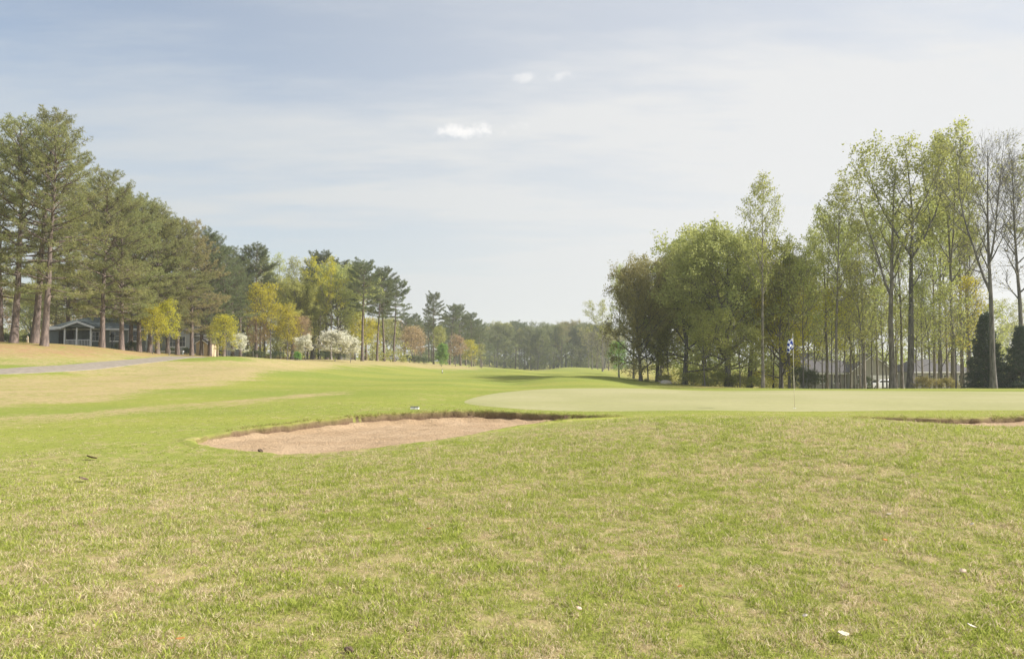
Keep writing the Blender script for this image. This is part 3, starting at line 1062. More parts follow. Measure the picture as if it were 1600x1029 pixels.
lib('tall', gen_broad(54, H=21, r0=.19, cb=.40, R=3.7, n1=26, ang=(34, 62), leaders=2, fork=.55, prof=tallp, n3=3, lpt=9, lsz=.105, sig=.17, wig=.09, twig=.6, mats=(M_BARK, M_SPRING)))
oakp = lambda t: (math.sin(math.pi * min(1, t * .72 + .24))) ** .8
lib('oak', gen_broad(61, H=16, r0=.34, cb=.09, R=6.4, n1=44, ang=(55, 82), n2=8, n3=4, lpt=15, lsz=.12, sig=.21, leaders=2, fork=.4, prof=oakp, up=.05, mats=(M_DARKBARK, M_MID)))
lib('oak', gen_broad(62, H=15, r0=.32, cb=.08, R=6.0, n1=42, ang=(50, 80), n2=8, n3=4, lpt=15, lsz=.12, sig=.21, leaders=1, prof=oakp, up=.05, mats=(M_DARKBARK, M_MID)))
lib('oak', gen_broad(63, H=16, r0=.30, cb=.10, R=5.6, n1=44, ang=(45, 75), n2=8, n3=4, lpt=15, lsz=.12, sig=.21, leaders=3, fork=.35, prof=oakp, up=.06, mats=(M_DARKBARK, M_MID)))
lib('bare', gen_broad(71, H=22, r0=.27, cb=.40, R=4.4, n1=40, leaders=3, fork=.45, prof=tallp, n2=7, n3=6, lpt=.8, lsz=.07, sig=.1, twig=1.1, mats=(M_DARKBARK, M_RUSSET)))
lib('bare', gen_broad(72, H=21, r0=.24, cb=.38, R=3.6, n1=36, leaders=2, fork=.5, prof=tallp, n2=7, n3=6, lpt=1.2, lsz=.07, sig=.1, twig=1.0, mats=(M_DARKBARK, M_RUSSET)))
undp = lambda t: math.sin(math.pi * min(1, t * .75 + .22)) ** .8
lib('under', gen_broad(81, H=9, r0=.09, cb=.2, R=2.9, n1=24, ang=(45, 75), n2=5, n3=4, lpt=8, lsz=.105, sig=.20, leaders=1, prof=undp, mats=(M_DARKBARK, M_YELLOW)))
lib('under', gen_broad(82, H=10, r0=.09, cb=.24, R=2.7, n1=26, ang=(38, 68), n2=5, n3=4, lpt=8, lsz=.105, sig=.20, leaders=2, fork=.3, prof=undp, mats=(M_DARKBARK, M_YELLOW)))
lib('under', gen_broad(83, H=13, r0=.10, cb=.24, R=2.6, n1=32, ang=(35, 65), n2=5, n3=4, lpt=7, lsz=.105, sig=.20, leaders=2, fork=.4, prof=undp, mats=(M_DARKBARK, M_YELLOW)))
lib('sapling', gen_broad(85, H=12, r0=.09, cb=.30, R=2.6, n1=22, ang=(38, 68), n2=5, n3=3, lpt=5, lsz=.10, sig=.18, leaders=1, prof=undp, mats=(M_DARKBARK, M_SPRING)))
lib('sapling', gen_broad(86, H=12, r0=.09, cb=.34, R=2.5, n1=22, ang=(35, 62), n2=5, n3=3, lpt=5, lsz=.10, sig=.18, leaders=2, fork=.35, prof=undp, mats=(M_DARKBARK, M_SPRING)))
lib('dogwood', gen_broad(91, H=5.5, r0=.09, cb=.30, R=2.9, n1=18, ang=(60, 80), n2=6, n3=5, lpt=20, lsz=.115, sig=.15, leaders=1, prof=undp, flat=.75, mats=(M_DARKBARK, M_PETAL)))
lib('dogwood', gen_broad(92, H=5, r0=.08, cb=.34, R=2.5, n1=16, ang=(55, 78), n2=6, n3=5, lpt=20, lsz=.115, sig=.15, leaders=2, fork=.3, prof=undp, flat=.75, mats=(M_DARKBARK, M_PETAL)))
lib('shrub', gen_broad(95, H=2.0, r0=.04, cb=.06, R=1.3, n1=22, ang=(40, 80), n2=4, n3=3, lpt=9, lsz=.07, sig=.12, leaders=3, fork=.12, prof=undp, twig=.35, mats=(M_DARKBARK, M_SHRUBY)))
lib('roundtree', gen_broad(97, H=6, r0=.09, cb=.10, R=1.7, n1=34, ang=(40, 70), n2=5, n3=4, lpt=14, lsz=.10, sig=.18, leaders=1, prof=undp, twig=.5, mats=(M_DARKBARK, M_BRIGHT)))

prng = random.Random(7)
KIND_WORD = {'tall': 'tall slim tree', 'oak': 'broad-crowned tree', 'under': 'small tree', 'pine': 'pine', 'oldpine': 'bare-trunked pine'}
LEAF_WORD = {}
USED = set()


def filler_label(kd, leaf, px, spots, tail):
    for q in sorted(spots, key=lambda q: abs(q[0] - px)):
        lb = '%s %s %s, %s' % (LEAF_WORD.get(leaf.name, 'green'), KIND_WORD[kd], tail, q[1])
        if lb not in USED:
            break
    USED.add(lb)
    return lb


LEAF_WORD.update({'spring_leaves': 'fresh light green', 'yellow_green_leaves': 'yellow-green', 'olive_leaves': 'olive green', 'mid_green_leaves': 'mid green', 'russet_leaves': 'russet brown', 'reddish_bud_leaves': 'reddish budding', 'far_wood_leaves': 'dull green', 'pine_needles': 'green', 'dark_pine_needles': 'dark'})
L_SPOTS = [(-60, 'beyond the left edge trunks'), (20, 'left of the porch house'), (75, 'over the carport roof'), (120, 'over the porch gable'), (165, 'over the grey roof'), (205, 'right of the grey roof'), (240, 'left of the white house'), (275, 'over the white house'), (315, 'over the tan shed'),
           (350, 'over the bright yellow tree'), (400, 'left of the slender yellow-green tree'), (435, 'behind the light green pair'), (480, 'above the loose dogwood'), (520, 'above the large dogwood')]
O_SPOTS = [(565, 'left of the bare trunks'), (590, 'between the bare trunks'), (620, 'right of the bare trunks'), (648, 'near the small flat-topped pine'), (678, 'near the pointed lone pine'), (705, 'near the rounded pines'), (720, 'below the middle rounded pine'), (735, 'at the last rounded pine'), (755, 'where it meets the far treeline')]
F_SPOTS = [(758, 'at its left end'), (775, 'near its left end'), (795, 'left of its middle'), (815, 'just left of the centre'), (835, 'in its middle'), (855, 'just right of its middle'), (875, 'above the low mound'), (895, 'right of the mound crest'), (915, 'near the grey bare trees'), (935, 'behind the grey bare trees'), (960, 'behind the russet oak')]
R_SPOTS = [(1045, 'left of the dense oaks'), (1095, 'between the dense oaks'), (1140, 'behind the broad oak'), (1188, 'behind the tall slender tree'), (1240, 'behind the flag'), (1277, 'over the two-storey house'), (1310, 'over the low cream wing'), (1352, 'over the cream garage'), (1400, 'behind the twin giants'),
           (1440, 'right of the twin giants'), (1468, 'over the hip-roofed house'), (1510, 'left of the dark cedar'), (1545, 'behind the dark cedar'), (1595, 'behind the second cedar')]


def place_tree(kind, var, px, top, Y, name, label, group=None, cat='tree', leaf=None, bark=None, wide=1.0, rot=None):
    src = LIB[kind][var % len(LIB[kind])]
    x, _, zt = P3(px, top, Y)
    zg = gz(x, Y) - .12
    s = (zt - zg) / src['H']
    root = empty(name, (x, Y, zg), prng.uniform(0, 6.28) if rot is None else rot)
    w = s * wide
    root.scale = (w, w, s)
    for part in ('trunk', 'branches', 'crown'):
        if src[part] is None:
            continue
        o = link(part, src[part], root)
        m = leaf if part == 'crown' else bark
        if m is not None:
            o.material_slots[0].link = 'OBJECT'
            o.material_slots[0].material = m
    tag(root, label, cat, group)
    return root


# ---- the pines along the left of the fairway
G_LP = 'pines along the left of the fairway'
for a in (
    ('bigpine', 0, 30, 180, 67, 'tall pine at the left end of the row, thick trunk left of the crossing pair', None, 0.0),
    ('bigpine', 1, 63, 166, 69, 'tallest pine of the row, left trunk of the crossing pair beside the porch house', None, -.3),
    ('bigpine', 0, 77, 190, 66, 'leaning pine right against the porch house, right trunk of the crossing pair', None, .5),
    ('pine', 1, 8, 205, 76, 'slimmer pine behind the thick trunk at the left edge', None, None),
    ('bigpine', 1, -62, 185, 68, 'pine reaching into the left edge of the picture with its boughs', None, None),
    ('pine', 0, 165, 258, 76, 'full pine with bare foot standing alone right of the porch house', None, None),
    ('pine', 2, 195, 286, 79, 'full pine at the end of the needle covered bank beside the bend of the path', None, None),
    ('pine', 1, 222, 300, 86, 'first pine right of the grey roofed house in the dense stand', None, None),
    ('pine', 0, 238, 314, 88, 'second pine right of the grey roofed house in the dense stand', None, None),
    ('pine', 2, 250, 318, 87, 'pine whose foot stands left of the white house front', None, None),
    ('pine', 1, 281, 338, 92, 'pine standing in front of the white house windows', None, None),
    ('pine', 0, 303, 342, 95, 'thick pine standing just left of the tan shed', M_PINE_B, None),
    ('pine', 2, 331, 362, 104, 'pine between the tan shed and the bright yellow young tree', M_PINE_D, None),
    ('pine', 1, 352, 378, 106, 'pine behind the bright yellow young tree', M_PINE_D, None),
    ('pine', 2, 112, 282, 116, 'pine rising directly behind the porch gable', None, None),
    ('pine', 0, 143, 272, 114, 'pine rising behind the right end of the porch', None, None),
    ('pine', 1, 181, 296, 112, 'pine half hidden behind the two trunks beside the grey roof', None, None),
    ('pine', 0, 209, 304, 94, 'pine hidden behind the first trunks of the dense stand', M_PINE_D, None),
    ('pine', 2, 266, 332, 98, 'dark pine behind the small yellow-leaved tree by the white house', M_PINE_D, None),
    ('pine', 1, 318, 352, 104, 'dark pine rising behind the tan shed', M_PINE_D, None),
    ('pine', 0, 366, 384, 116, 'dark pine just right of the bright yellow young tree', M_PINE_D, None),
    ('oldpine', 0, 378, 392, 122, 'dark crowned pine rising behind the left dogwood', None, None),
    ('oldpine', 1, 402, 380, 124, 'dark round topped pine standing above the yellow birch-like tree', None, None),
):
    place_tree(a[0], a[1], a[2], a[3], a[4], 'pine_tree', a[5], G_LP, leaf=a[6], rot=a[7])
G_OP = 'old pines with bare trunks'
for k, a in enumerate((
    (492, 402, 150, 'left of the three old pines behind the large dogwood'), (512, 388, 142, 'highest of the old bare-trunked pines, dark crown behind the large dogwood'), (531, 404, 146, 'right of the three old pines behind the large dogwood'),
    (552, 420, 152, 'leftmost pine of the dark clump right of the dogwoods'), (573, 410, 150, 'highest pine of the dark clump right of the dogwoods'), (590, 420, 147, 'old pine in the middle of the dark clump with twin bare trunk'),
    (601, 414, 152, 'broad dark pine in the dark clump, its trunk close to two others'), (616, 432, 158, 'rightmost pine of the dark clump with boughs reaching over open sky'),
    (648, 488, 212, 'small flat-topped pine in the gap between two dark groups'), (678, 454, 205, 'pointed lone pine above the small bright green tree'), (703, 473, 225, 'first of the rounded dark pines right of the pointed one'),
    (720, 474, 232, 'middle of the rounded dark pines right of the pointed one'), (737, 486, 245, 'last rounded dark pine before the far treeline'), (751, 497, 265, 'low dark pine where the left row meets the far treeline'))):
    place_tree('oldpine', k, a[0], a[1], a[2], 'pine_tree', a[3], G_OP, wide=1.05 if k not in (9,) else .9)

# ---- leafing hardwoods on the left
for a in (
    ('tall', 3, 440, 393, 128, 'tall light green tree beside the dark pines, left of two', M_SPRING, 1.0),
    ('tall', 0, 466, 398, 132, 'tall light green tree beside the dark pines, right of two', M_SPRING, 1.1),
    ('under', 2, 424, 438, 112, 'yellow-green slender tree standing tall left of the dogwoods', M_YELLOW, 1.2),
    ('under', 1, 450, 470, 114, 'lower yellow tree beside the slender yellow-green one', M_YELLOW, 1.1),
    ('under', 0, 240, 470, 82, 'small yellow-leaved tree under the pines by the grey house', M_YELLOW, .9),
    ('under', 1, 266, 462, 84, 'small yellow-leaved tree under the pines by the white house', M_YELLOW, .85),
    ('under', 0, 356, 488, 90, 'bright yellow young tree low in front of the pines', M_YELLOW, 1.25),
    ('under', 2, 335, 500, 98, 'olive young tree left of the bright yellow one', M_OLIVE, 1.1),
    ('under', 2, 478, 440, 134, 'pale green thin tree between the light green pair and the dogwood', M_SPRING, 1.0),
    ('tall', 0, 500, 432, 130, 'slim fresh green tree in front of the old pines', M_SPRING, .8),
    ('under', 1, 556, 486, 138, 'yellow-green tree right of the small dogwood', M_YELLOW, 1.25),
    ('under', 0, 583, 500, 160, 'yellow-green tree seen between the bare pine trunks', M_YELLOW, 1.2),
    ('under', 2, 614, 496, 176, 'ochre-green tree behind the rightmost bare pine trunk', M_OLIVE, 1.5),
    ('under', 0, 640, 506, 180, 'reddish brown budding tree right of the bare pine trunks', M_PINKISH, 1.5),
    ('under', 1, 655, 512, 186, 'russet budding tree beside the reddish brown one', M_PINKISH, 1.3),
    ('under', 2, 688, 506, 192, 'light green tree behind the small bright green tree', M_SPRING, 1.1),
    ('under', 1, 712, 520, 205, 'brownish budding tree under the rounded dark pines', M_PINKISH, 1.3),
    ('under', 0, 733, 528, 212, 'yellow leaved tree below the last rounded dark pine', M_YELLOW, 1.2),
    ('under', 2, 752, 535, 222, 'olive tree at the left end of the far treeline', M_OLIVE, 1.3),
    ('under', 0, 470, 490, 118, 'reddish budding tree behind the left of the large dogwoods', M_PINKISH, 1.0),
    ('under', 1, 396, 490, 112, 'brownish thin tree right of the bright yellow young tree', M_PINKISH, 1.1),
):
    place_tree(a[0], a[1], a[2], a[3], a[4], 'leafing_tree', a[5], 'leafing hardwoods left of the fairway', leaf=a[6], wide=a[7])
for a in ((374, 516, 94, 0, 'white dogwood showing below the bright yellow young tree', .9), (478, 520, 106, 1, 'loose white dogwood left of the two full dogwoods', .85), (524, 511, 110, 0, 'large white dogwood in full bloom', 1.25), (548, 522, 112, 1, 'small white dogwood at the right of the large one', .9)):
    place_tree('dogwood', a[3], a[0], a[1], a[2], 'dogwood_tree', a[4], 'flowering dogwoods', leaf=M_PETAL, wide=a[5])
place_tree('roundtree', 0, 690, 534, 172, 'young_tree', 'small bright green tree alone in front of the dark pines', leaf=M_BRIGHT, wide=1.1)
place_tree('roundtree', 0, 465, 548, 116, 'green_bush', 'low bright green bush at the foot of the left dogwoods', leaf=M_BRIGHT, cat='bush', wide=1.6)

# ---- wood standing behind the left row
bg = random.Random(3)
for i in range(34):
    px = -90 + i * 17.5 + bg.uniform(-6, 6)
    Y = bg.uniform(128, 168) + max(0, px) * .06
    top = 560 - (bg.uniform(12.5, 17.5)) / Y * 1200 - 8
    kd = bg.choice(('tall', 'oak', 'tall', 'under', 'pine'))
    lf = {'pine': M_PINE}.get(kd, bg.choice((M_OLIVE, M_SPRING, M_MID, M_PINKISH)))
    place_tree(kd, bg.randrange(4), px, top, Y, 'background_tree', filler_label(kd, lf, px, L_SPOTS, 'behind the left pines'), 'wood behind the left row', leaf=lf, wide=1.2)
for i in range(20):
    px = 330 + i * 12.5 + bg.uniform(-5, 5)
    Y = bg.uniform(128, 150)
    top = 560 - bg.uniform(13.5, 18.0) / Y * 1200
    kd = bg.choice(('tall', 'tall', 'under', 'oak', 'oldpine'))
    lf = M_PINE_D if kd == 'oldpine' else bg.choice((M_OLIVE, M_SPRING, M_YELLOW, M_MID))
    place_tree(kd, bg.randrange(4), px, top if kd != 'under' else top + 60, Y, 'background_tree', filler_label(kd, lf, px, L_SPOTS, 'behind the dogwoods'), 'rank behind the dogwoods', leaf=lf, wide=1.1)
for i in range(9):
    px = 560 + i * 22 + bg.uniform(-7, 7)
    Y = 215 + i * 13 + bg.uniform(0, 25)
    top = 560 - bg.uniform(11.5, 14.5) / Y * 1200
    kd = bg.choice(('tall', 'oak')); lf = bg.choice((M_OLIVE, M_SPRING, M_PINKISH))
    place_tree(kd, bg.randrange(4), px, top, Y, 'background_tree', filler_label(kd, lf, px, O_SPOTS, 'behind the old pines'), 'wood behind the old pines', leaf=lf, wide=1.15)

for i in range(12):
    px = 636 + i * 10.5 + bg.uniform(-4, 4)
    Y = 212 + i * 6 + bg.uniform(0, 14)
    top = 488 + (i % 3) * 5 + i * .8 + bg.uniform(-4, 4)
    kd = 'pine' if i % 3 else 'oldpine'
    place_tree(kd, i, px, top, Y, 'pine_tree', filler_label(kd, M_PINE_D, px, O_SPOTS, 'of the low hazy stand'), 'low hazy pine stand', leaf=M_PINE_D, wide=1.15)

# ---- far treeline across the fairway
for i in range(30):
    px = 756 + i * 7.2 + bg.uniform(-3, 3)
    Y = bg.uniform(318, 375)
    top = 505 + bg.uniform(-7, 8) - (6 if i in (17, 18, 22) else 0)
    kd = bg.choice(('tall', 'oak', 'oak', 'tall', 'oldpine'))
    lf = {'oldpine': M_PINE_D}.get(kd, bg.choice((M_FAR, M_FAR, M_OLIVE, M_RUSSET, M_FAR)))
    place_tree(kd, bg.randrange(4), px, top, Y, 'far_tree', filler_label(kd, lf, px, F_SPOTS, 'in the far treeline'), 'far treeline', leaf=lf, wide=1.15)
for i in range(26):
    px = 738 + i * 9.6 + bg.uniform(-4, 4)
    Y = bg.uniform(395, 440)
    top = 507 + bg.uniform(-5, 8)
    kd = bg.choice(('oak', 'tall'))
    place_tree(kd, bg.randrange(4), px, top, Y, 'far_tree', 'hazy %s in the rear rank of the far treeline' % KIND_WORD[kd], 'rear rank of the far treeline', leaf=M_FAR, wide=1.35)
for i, px in enumerate((925, 934, 943, 951)):
    place_tree('bare', i, px, 512 + 4 * i, 250 - 8 * i, 'bare_tree', ('first', 'second', 'third', 'last')[i] + ' of the greyish bare trees left of the russet oak', 'greyish bare trees', wide=1.0)

# ---- the right-hand wood
for a in (
    ('tall', 3, 941, 466, 190, 'thin pale tree rising left of the russet oak', M_SPRING, 1.2),
    ('tall', 0, 966, 410, 132, 'tall sparse tree above the left flank of the russet oak', M_SPRING, .8),
    ('tall', 1, 989, 416, 136, 'second tall sparse tree half hidden by the russet oak', M_SPRING, .8),
    ('oak', 1, 1000, 402, 79, 'dark russet-leaved oak at the left end of the right-hand wood', M_RUSSET, .80),
    ('oak', 0, 1026, 392, 84, 'dark russet oak behind the leftmost one', M_RUSSET, .85),
    ('oak', 2, 1068, 372, 79, 'dense green oak left of the broad one', M_MID, 1.1),
    ('oak', 0, 1135, 338, 74, 'broad dense green oak, the largest leafy crown of the wood', M_MID, 1.05),
    ('oak', 1, 1100, 352, 90, 'green oak behind the gap between the two dense oaks', M_SPRING, 1.0),
    ('oak', 2, 1168, 352, 82, 'light green oak right of the broad one', M_SPRING, .95),
    ('oak', 1, 1218, 392, 78, 'bright yellow-green crown behind the tall trunk left of the flag', M_YELLOW, .75),
    ('under', 0, 1012, 488, 80, 'round olive small tree low at the left end of the right-hand wood', M_OLIVE, 1.35),
    ('under', 1, 1043, 500, 80, 'small olive tree under the dense oaks', M_OLIVE, 1.2),
    ('under', 0, 968, 530, 100, 'low green small tree at the foot of the russet oak', M_BRIGHT, 1.1),
    ('under', 2, 1100, 478, 70, 'leafy young tree in front of the broad oak trunk', M_SPRING, 1.3),
    ('under', 1, 1155, 500, 70, 'leafy young tree right of the broad oak trunk', M_SPRING, 1.2),
    ('tall', 0, 1188, 268, 68, 'tall slender tree standing forward of the wood, left of the flag', M_SPRING, .85),
    ('tall', 3, 1230, 365, 76, 'dark trunked tree just left of the flag', M_SPRING, .95),
    ('tall', 1, 1238, 395, 79, 'dark trunked tree directly behind the flag', M_SPRING, .9),
    ('tall', 0, 1303, 282, 70, 'tall grey trunked tree midway between the flag and the twin giants', M_SPRING, .95),
    ('tall', 3, 1288, 318, 80, 'slim tree behind the grey trunked one right of the flag', M_SPRING, .95),
    ('tall', 1, 1388, 226, 72, 'left of the twin giants, thick trunk leaning left', M_SPRING, 1.12),
    ('tall', 2, 1415, 198, 71, 'right of the twin giants, thick trunk with three risen leaders', M_SPRING, 1.12),
    ('tall', 3, 1404, 300, 76, 'thinner tree caught between the twin giants', M_SPRING, .9),
    ('tall', 0, 1455, 300, 82, 'slim tree right of the twin giants above the ochre shrubs', M_SPRING, .9),
    ('tall', 3, 1481, 200, 74, 'tall tree left of the bare giant', M_SPRING, .95),
    ('tall', 0, 1496, 246, 86, 'slim tree behind the tall one left of the bare giant', M_SPRING, .8),
    ('tall', 2, 1462, 262, 92, 'far slim tree between the twin giants and the bare giant', M_SPRING, .8),
    ('tall', 1, 1345, 320, 88, 'hazy tree behind the left twin giant', M_SPRING, .95),
    ('tall', 2, 1655, 214, 70, 'tree reaching in at the right edge with its branches', M_SPRING, 1.0),
):
    place_tree(a[0], a[1], a[2], a[3], a[4], 'oak_tree' if a[0] == 'oak' else ('young_tree' if a[0] == 'under' else 'tall_tree'), a[5], 'trees of the right-hand wood', leaf=a[6], wide=a[7])
for px, top, Y, w_ in ((1260, 352, 84, 'right behind the dark crooked bush'), (1325, 335, 80, 'left of the cream garage gable'), (1340, 352, 90, 'over the left slope of the cream garage'), (1366, 318, 86, 'by the white parked car'), (1396, 330, 82, 'between the feet of the twin giants'),
                       (1436, 322, 88, 'right beside the right twin giant'), (1474, 300, 84, 'between the two ochre shrubs'), (1506, 322, 92, 'left of the dark cedar tip')):
    place_tree('tall', 0 if px % 4 else 3, px, top, Y, 'tall_tree', 'slender straight trunk with thin crown ' + w_, 'slender trees of the right-hand wood', leaf=M_SPRING, wide=.62)
place_tree('bare', 0, 1543, 196, 63, 'bare_tree', 'nearly bare giant tree in front of the dark cedar', 'bare giants at the right edge', wide=.92, rot=1.0)
place_tree('bare', 1, 1592, 225, 69, 'bare_tree', 'nearly bare slim tree at the right edge beside the second cedar', 'bare giants at the right edge', wide=1.0)
place_tree('bare', 1, 1512, 330, 84, 'bare_tree', 'thin leaning bare tree left of the bare giant', 'bare giants at the right edge', wide=1.0)
US = random.Random(11)
ulab = ['left of the tall slender tree', 'right beside the tall slender tree', 'between the tall slender tree and the flag', 'left of the crooked dark bushes', 'above the crooked dark bushes', 'in front of the grey trunked tree', 'right of the grey trunked tree',
        'before the low cream house wing', 'before the gabled garage', 'at the corner of the gabled garage', 'left of the twin giants by the parked car', 'right at the foot of the twin giants', 'above the left ochre shrub', 'above the right ochre shrub', 'between the ochre shrubs and the dark cedar', 'left of the dark cedar']
for i, px in enumerate((1172, 1206, 1216, 1252, 1271, 1297, 1318, 1332, 1344, 1360, 1376, 1430, 1449, 1468, 1490, 1503)):
    place_tree('sapling', i + (i // 3), px, US.uniform(395, 470), US.uniform(66, 84), 'young_tree', 'thin young tree with sparse light leaves ' + ulab[i], 'young trees of the right-hand wood', leaf=US.choice((M_SPRING, M_OLIVE, M_SPRING, M_YELLOW)), wide=1.05)
for i in range(24):
    px = 1040 + i * 24 + US.uniform(-8, 8)
    Y = US.uniform(128, 165)
    top = 560 - US.uniform(10, 16.5) / Y * 1200 + (30 if px > 1420 else 0)
    kd = US.choice(('tall', 'oak', 'tall', 'under') if px < 1250 else ('tall', 'tall', 'under')); lf = US.choice((M_SPRING, M_OLIVE, M_YELLOW, M_SPRING))
    place_tree(kd, US.randrange(4), px, top, Y, 'background_tree', filler_label(kd, lf, px, R_SPOTS, 'behind the cream houses'), 'wood behind the cream houses', leaf=lf, wide=1.2)
for px, top, Y, w_ in ((1284, 470, 100, 'in front of the two-storey house'), (1312, 488, 102, 'in front of the low cream wing'), (1338, 480, 98, 'in front of the garage gable'), (1384, 476, 104, 'right of the garage, behind the twin giants'), (1440, 484, 100, 'in front of the hip-roofed house, left of two'), (1480, 480, 102, 'in front of the hip-roofed house, right of two')):
    place_tree('sapling', int(px) % 2, px, top, Y, 'young_tree', 'leafy garden tree ' + w_, 'garden trees of the cream houses', leaf=M_SPRING, wide=1.5)
place_tree('cedar', 0, 1541, 486, 66, 'cedar_tree', 'dark conical cedar behind the bare giant trunk', 'dark cedars', wide=.95)
place_tree('cedar', 1, 1596, 506, 65, 'cedar_tree', 'dark cedar cut by the right edge of the picture', 'dark cedars', wide=1.0)
for a in ((1445, 584, 68.5, 'ochre shrub at the wood edge, left of two', M_SHRUBY, 1.4), (1478, 586, 69, 'ochre shrub at the wood edge, right of two', M_SHRUBY, 1.6),
          (1253, 566, 75, 'dark crooked bush right behind the flag', M_EVER, .9), (1268, 572, 77, 'dark low bush beside the crooked one', M_EVER, 1.0), (1353, 583, 106, 'round dark bush in front of the gabled garage', M_EVER, .8),
          (1040, 582, 77, 'leafy bush under the left dense oak', M_OLIVE, 1.7), (1080, 578, 75, 'leafy bush right of the left dense oak trunk', M_MID, 1.6), (1125, 576, 73, 'leafy bush against the broad oak trunk', M_OLIVE, 1.5), (1152, 580, 74, 'leafy bush right of the broad oak trunk', M_MID, 1.7), (1176, 584, 76, 'leafy bush left of the tall slender tree', M_SPRING, 1.5),
          (1105, 588, 72, 'low green bush at the foot of the broad oak', M_MID, 1.6), (1010, 590, 78, 'low green bush beside the pale stone', M_MID, 1.5), (1565, 590, 68, 'pale scrub bush between the two cedars', M_SHRUBY, 1.4), (1585, 575, 74, 'taller scrub bush behind the second cedar', M_OLIVE, 1.2)):
    place_tree('shrub', 0, a[0], a[1], a[2], 'shrub', a[3], 'shrubs at the edge of the right-hand wood', cat='shrub', leaf=a[4], wide=a[5])
for a in ((205, 531, 92, 'dark evergreen hedge bush beside the grey house', M_EVER, 1.5), (188, 532, 90, 'evergreen bush below the grey roof', M_EVER, 1.3), (268, 541, 112, 'evergreen bush below the white house window', M_EVER, 1.6), (292, 541, 114, 'evergreen bush at the right corner of the white house', M_EVER, 1.6),
          (345, 545, 112, 'evergreen bush right of the tan shed', M_EVER, 1.5), (508, 543, 132, 'dark bush in the shade of the large dogwood', M_EVER, 2.0), (530, 545, 134, 'dark bush behind the large dogwood', M_EVER, 1.8), (640, 552, 176, 'dark green bush at the right of the bare pine trunks', M_EVER, 2.6), (662, 556, 182, 'dark bush below the pointed lone pine', M_EVER, 2.2),
          (10, 518, 92, 'dark bush at the left edge behind the trunks', M_EVER, 1.6), (48, 518, 94, 'dark bush between the thick trunk and the crossing pair', M_EVER, 1.5), (400, 545, 122, 'dark bush among the thin trunks right of the yellow tree', M_EVER, 2.2), (430, 546, 126, 'dark bush left of the bright green one', M_EVER, 2.2)):
    place_tree('shrub', 0, a[0], a[1], a[2], 'shrub', a[3], 'shrubs among the left houses', cat='shrub', leaf=a[4], wide=a[5])

# ---- undergrowth filling the wood behind the trunks: nobody could count it
def undergrowth(name, seed, n, px0, px1, Y0, Y1, h0, h1, lsz, mat, label, bend=0.0):
    rng = np.random.default_rng(seed)
    C = []; T = []; st = Tree(seed)
    for i in range(n):
        px = rng.uniform(px0, px1); Y = rng.uniform(Y0, Y1) + bend * (px - px0)
        x = (px - CX) / F_PX * Y; hh = rng.uniform(h0, h1); z = gz(x, Y)
        k = int(55 + 30 * hh)
        rr = hh * rng.uniform(.3, .5)
        d = nrm(rng.normal(size=(k, 3))) * rng.uniform(.35, 1.0, (k, 1)) ** .6
        C.append(np.array([x, Y, z + hh * .52]) + d * np.array([rr, rr, hh * .52]) + rng.normal(0, .12, (k, 3)))
        T.append(np.clip(.5 + rng.uniform(-.3, .3) + rng.normal(0, .18, k), 0, 1))
    me = leaf_mesh(np.concatenate(C), lsz, np.concatenate(T), mat, rng)
    tag(link(name, me), label, 'undergrowth', kind='stuff')


undergrowth('undergrowth', 401, 210, -140, 640, 126, 160, 1.2, 4.2, .17, M_OLIVE, 'olive undergrowth filling the wood behind the left pines', .03)
undergrowth('undergrowth', 402, 90, -140, 560, 150, 175, 3, 8, .22, M_PINKISH, 'brownish budding thicket deep behind the left pines', .03)
undergrowth('undergrowth', 403, 230, 640, 1010, 345, 440, 1.5, 7, .30, M_FAR, 'dull green thicket closing the far treeline')
undergrowth('undergrowth', 404, 170, 1020, 1640, 138, 172, 2.0, 7.5, .20, M_SPRING, 'light green thicket behind the cream houses')
undergrowth('undergrowth', 405, 70, 1040, 1240, 86, 125, .8, 2.6, .13, M_OLIVE, 'low olive thicket under the dense oaks')

# ------------------------------------------------------------------ houses
M_TRIM = mat_simple('white_trim', (.76, .77, .78), (.82, .82, .82), 3, .6, .3, .1, .004)
M_GLASS = mat_simple('window_glass', (.025, .03, .035), (.05, .055, .06), 2, .08, .6, 0, .001)
M_DARKIN = mat_simple('dark_paint_and_shade', (.02, .02, .025), (.045, .045, .05), 3, .7, .2, .1, .01)  # dark fittings, and the painted shade inside the carport
M_DOOR = mat_simple('door_paint', (.10, .12, .13), (.14, .16, .17), 2, .5, .3, .05, .002)


def mat_siding(name, c1, c2):
    m, nt = new_mat(name)
    tc = nt.nodes.new('ShaderNodeTexCoord')
    sp = nt.nodes.new('ShaderNodeSeparateXYZ'); nt.links.new(tc.outputs['Object'], sp.inputs[0])
    fr = math_n(nt, 'FRACT', math_n(nt, 'MULTIPLY', sp.outputs[2], 6.5))
    n = noise(nt, tc.outputs['Object'], 1.2, 4.0, .6)
    c = mixc(nt, n, c1, c2)
    finish(nt, bsdf(nt, c, .7, .2, bump(nt, fr, .5, .03)))
    return m


def mat_shingle(name, c1, c2):
    m, nt = new_mat(name)
    tc = nt.nodes.new('ShaderNodeTexCoord')
    n = noise(nt, mapped(nt, tc.outputs['Object'], 5, 2, 9), 1.0, 3.0, .6)
    finish(nt, bsdf(nt, mixc(nt, n, c1, c2), .9, .1, bump(nt, n, .4, .02)))
    return m


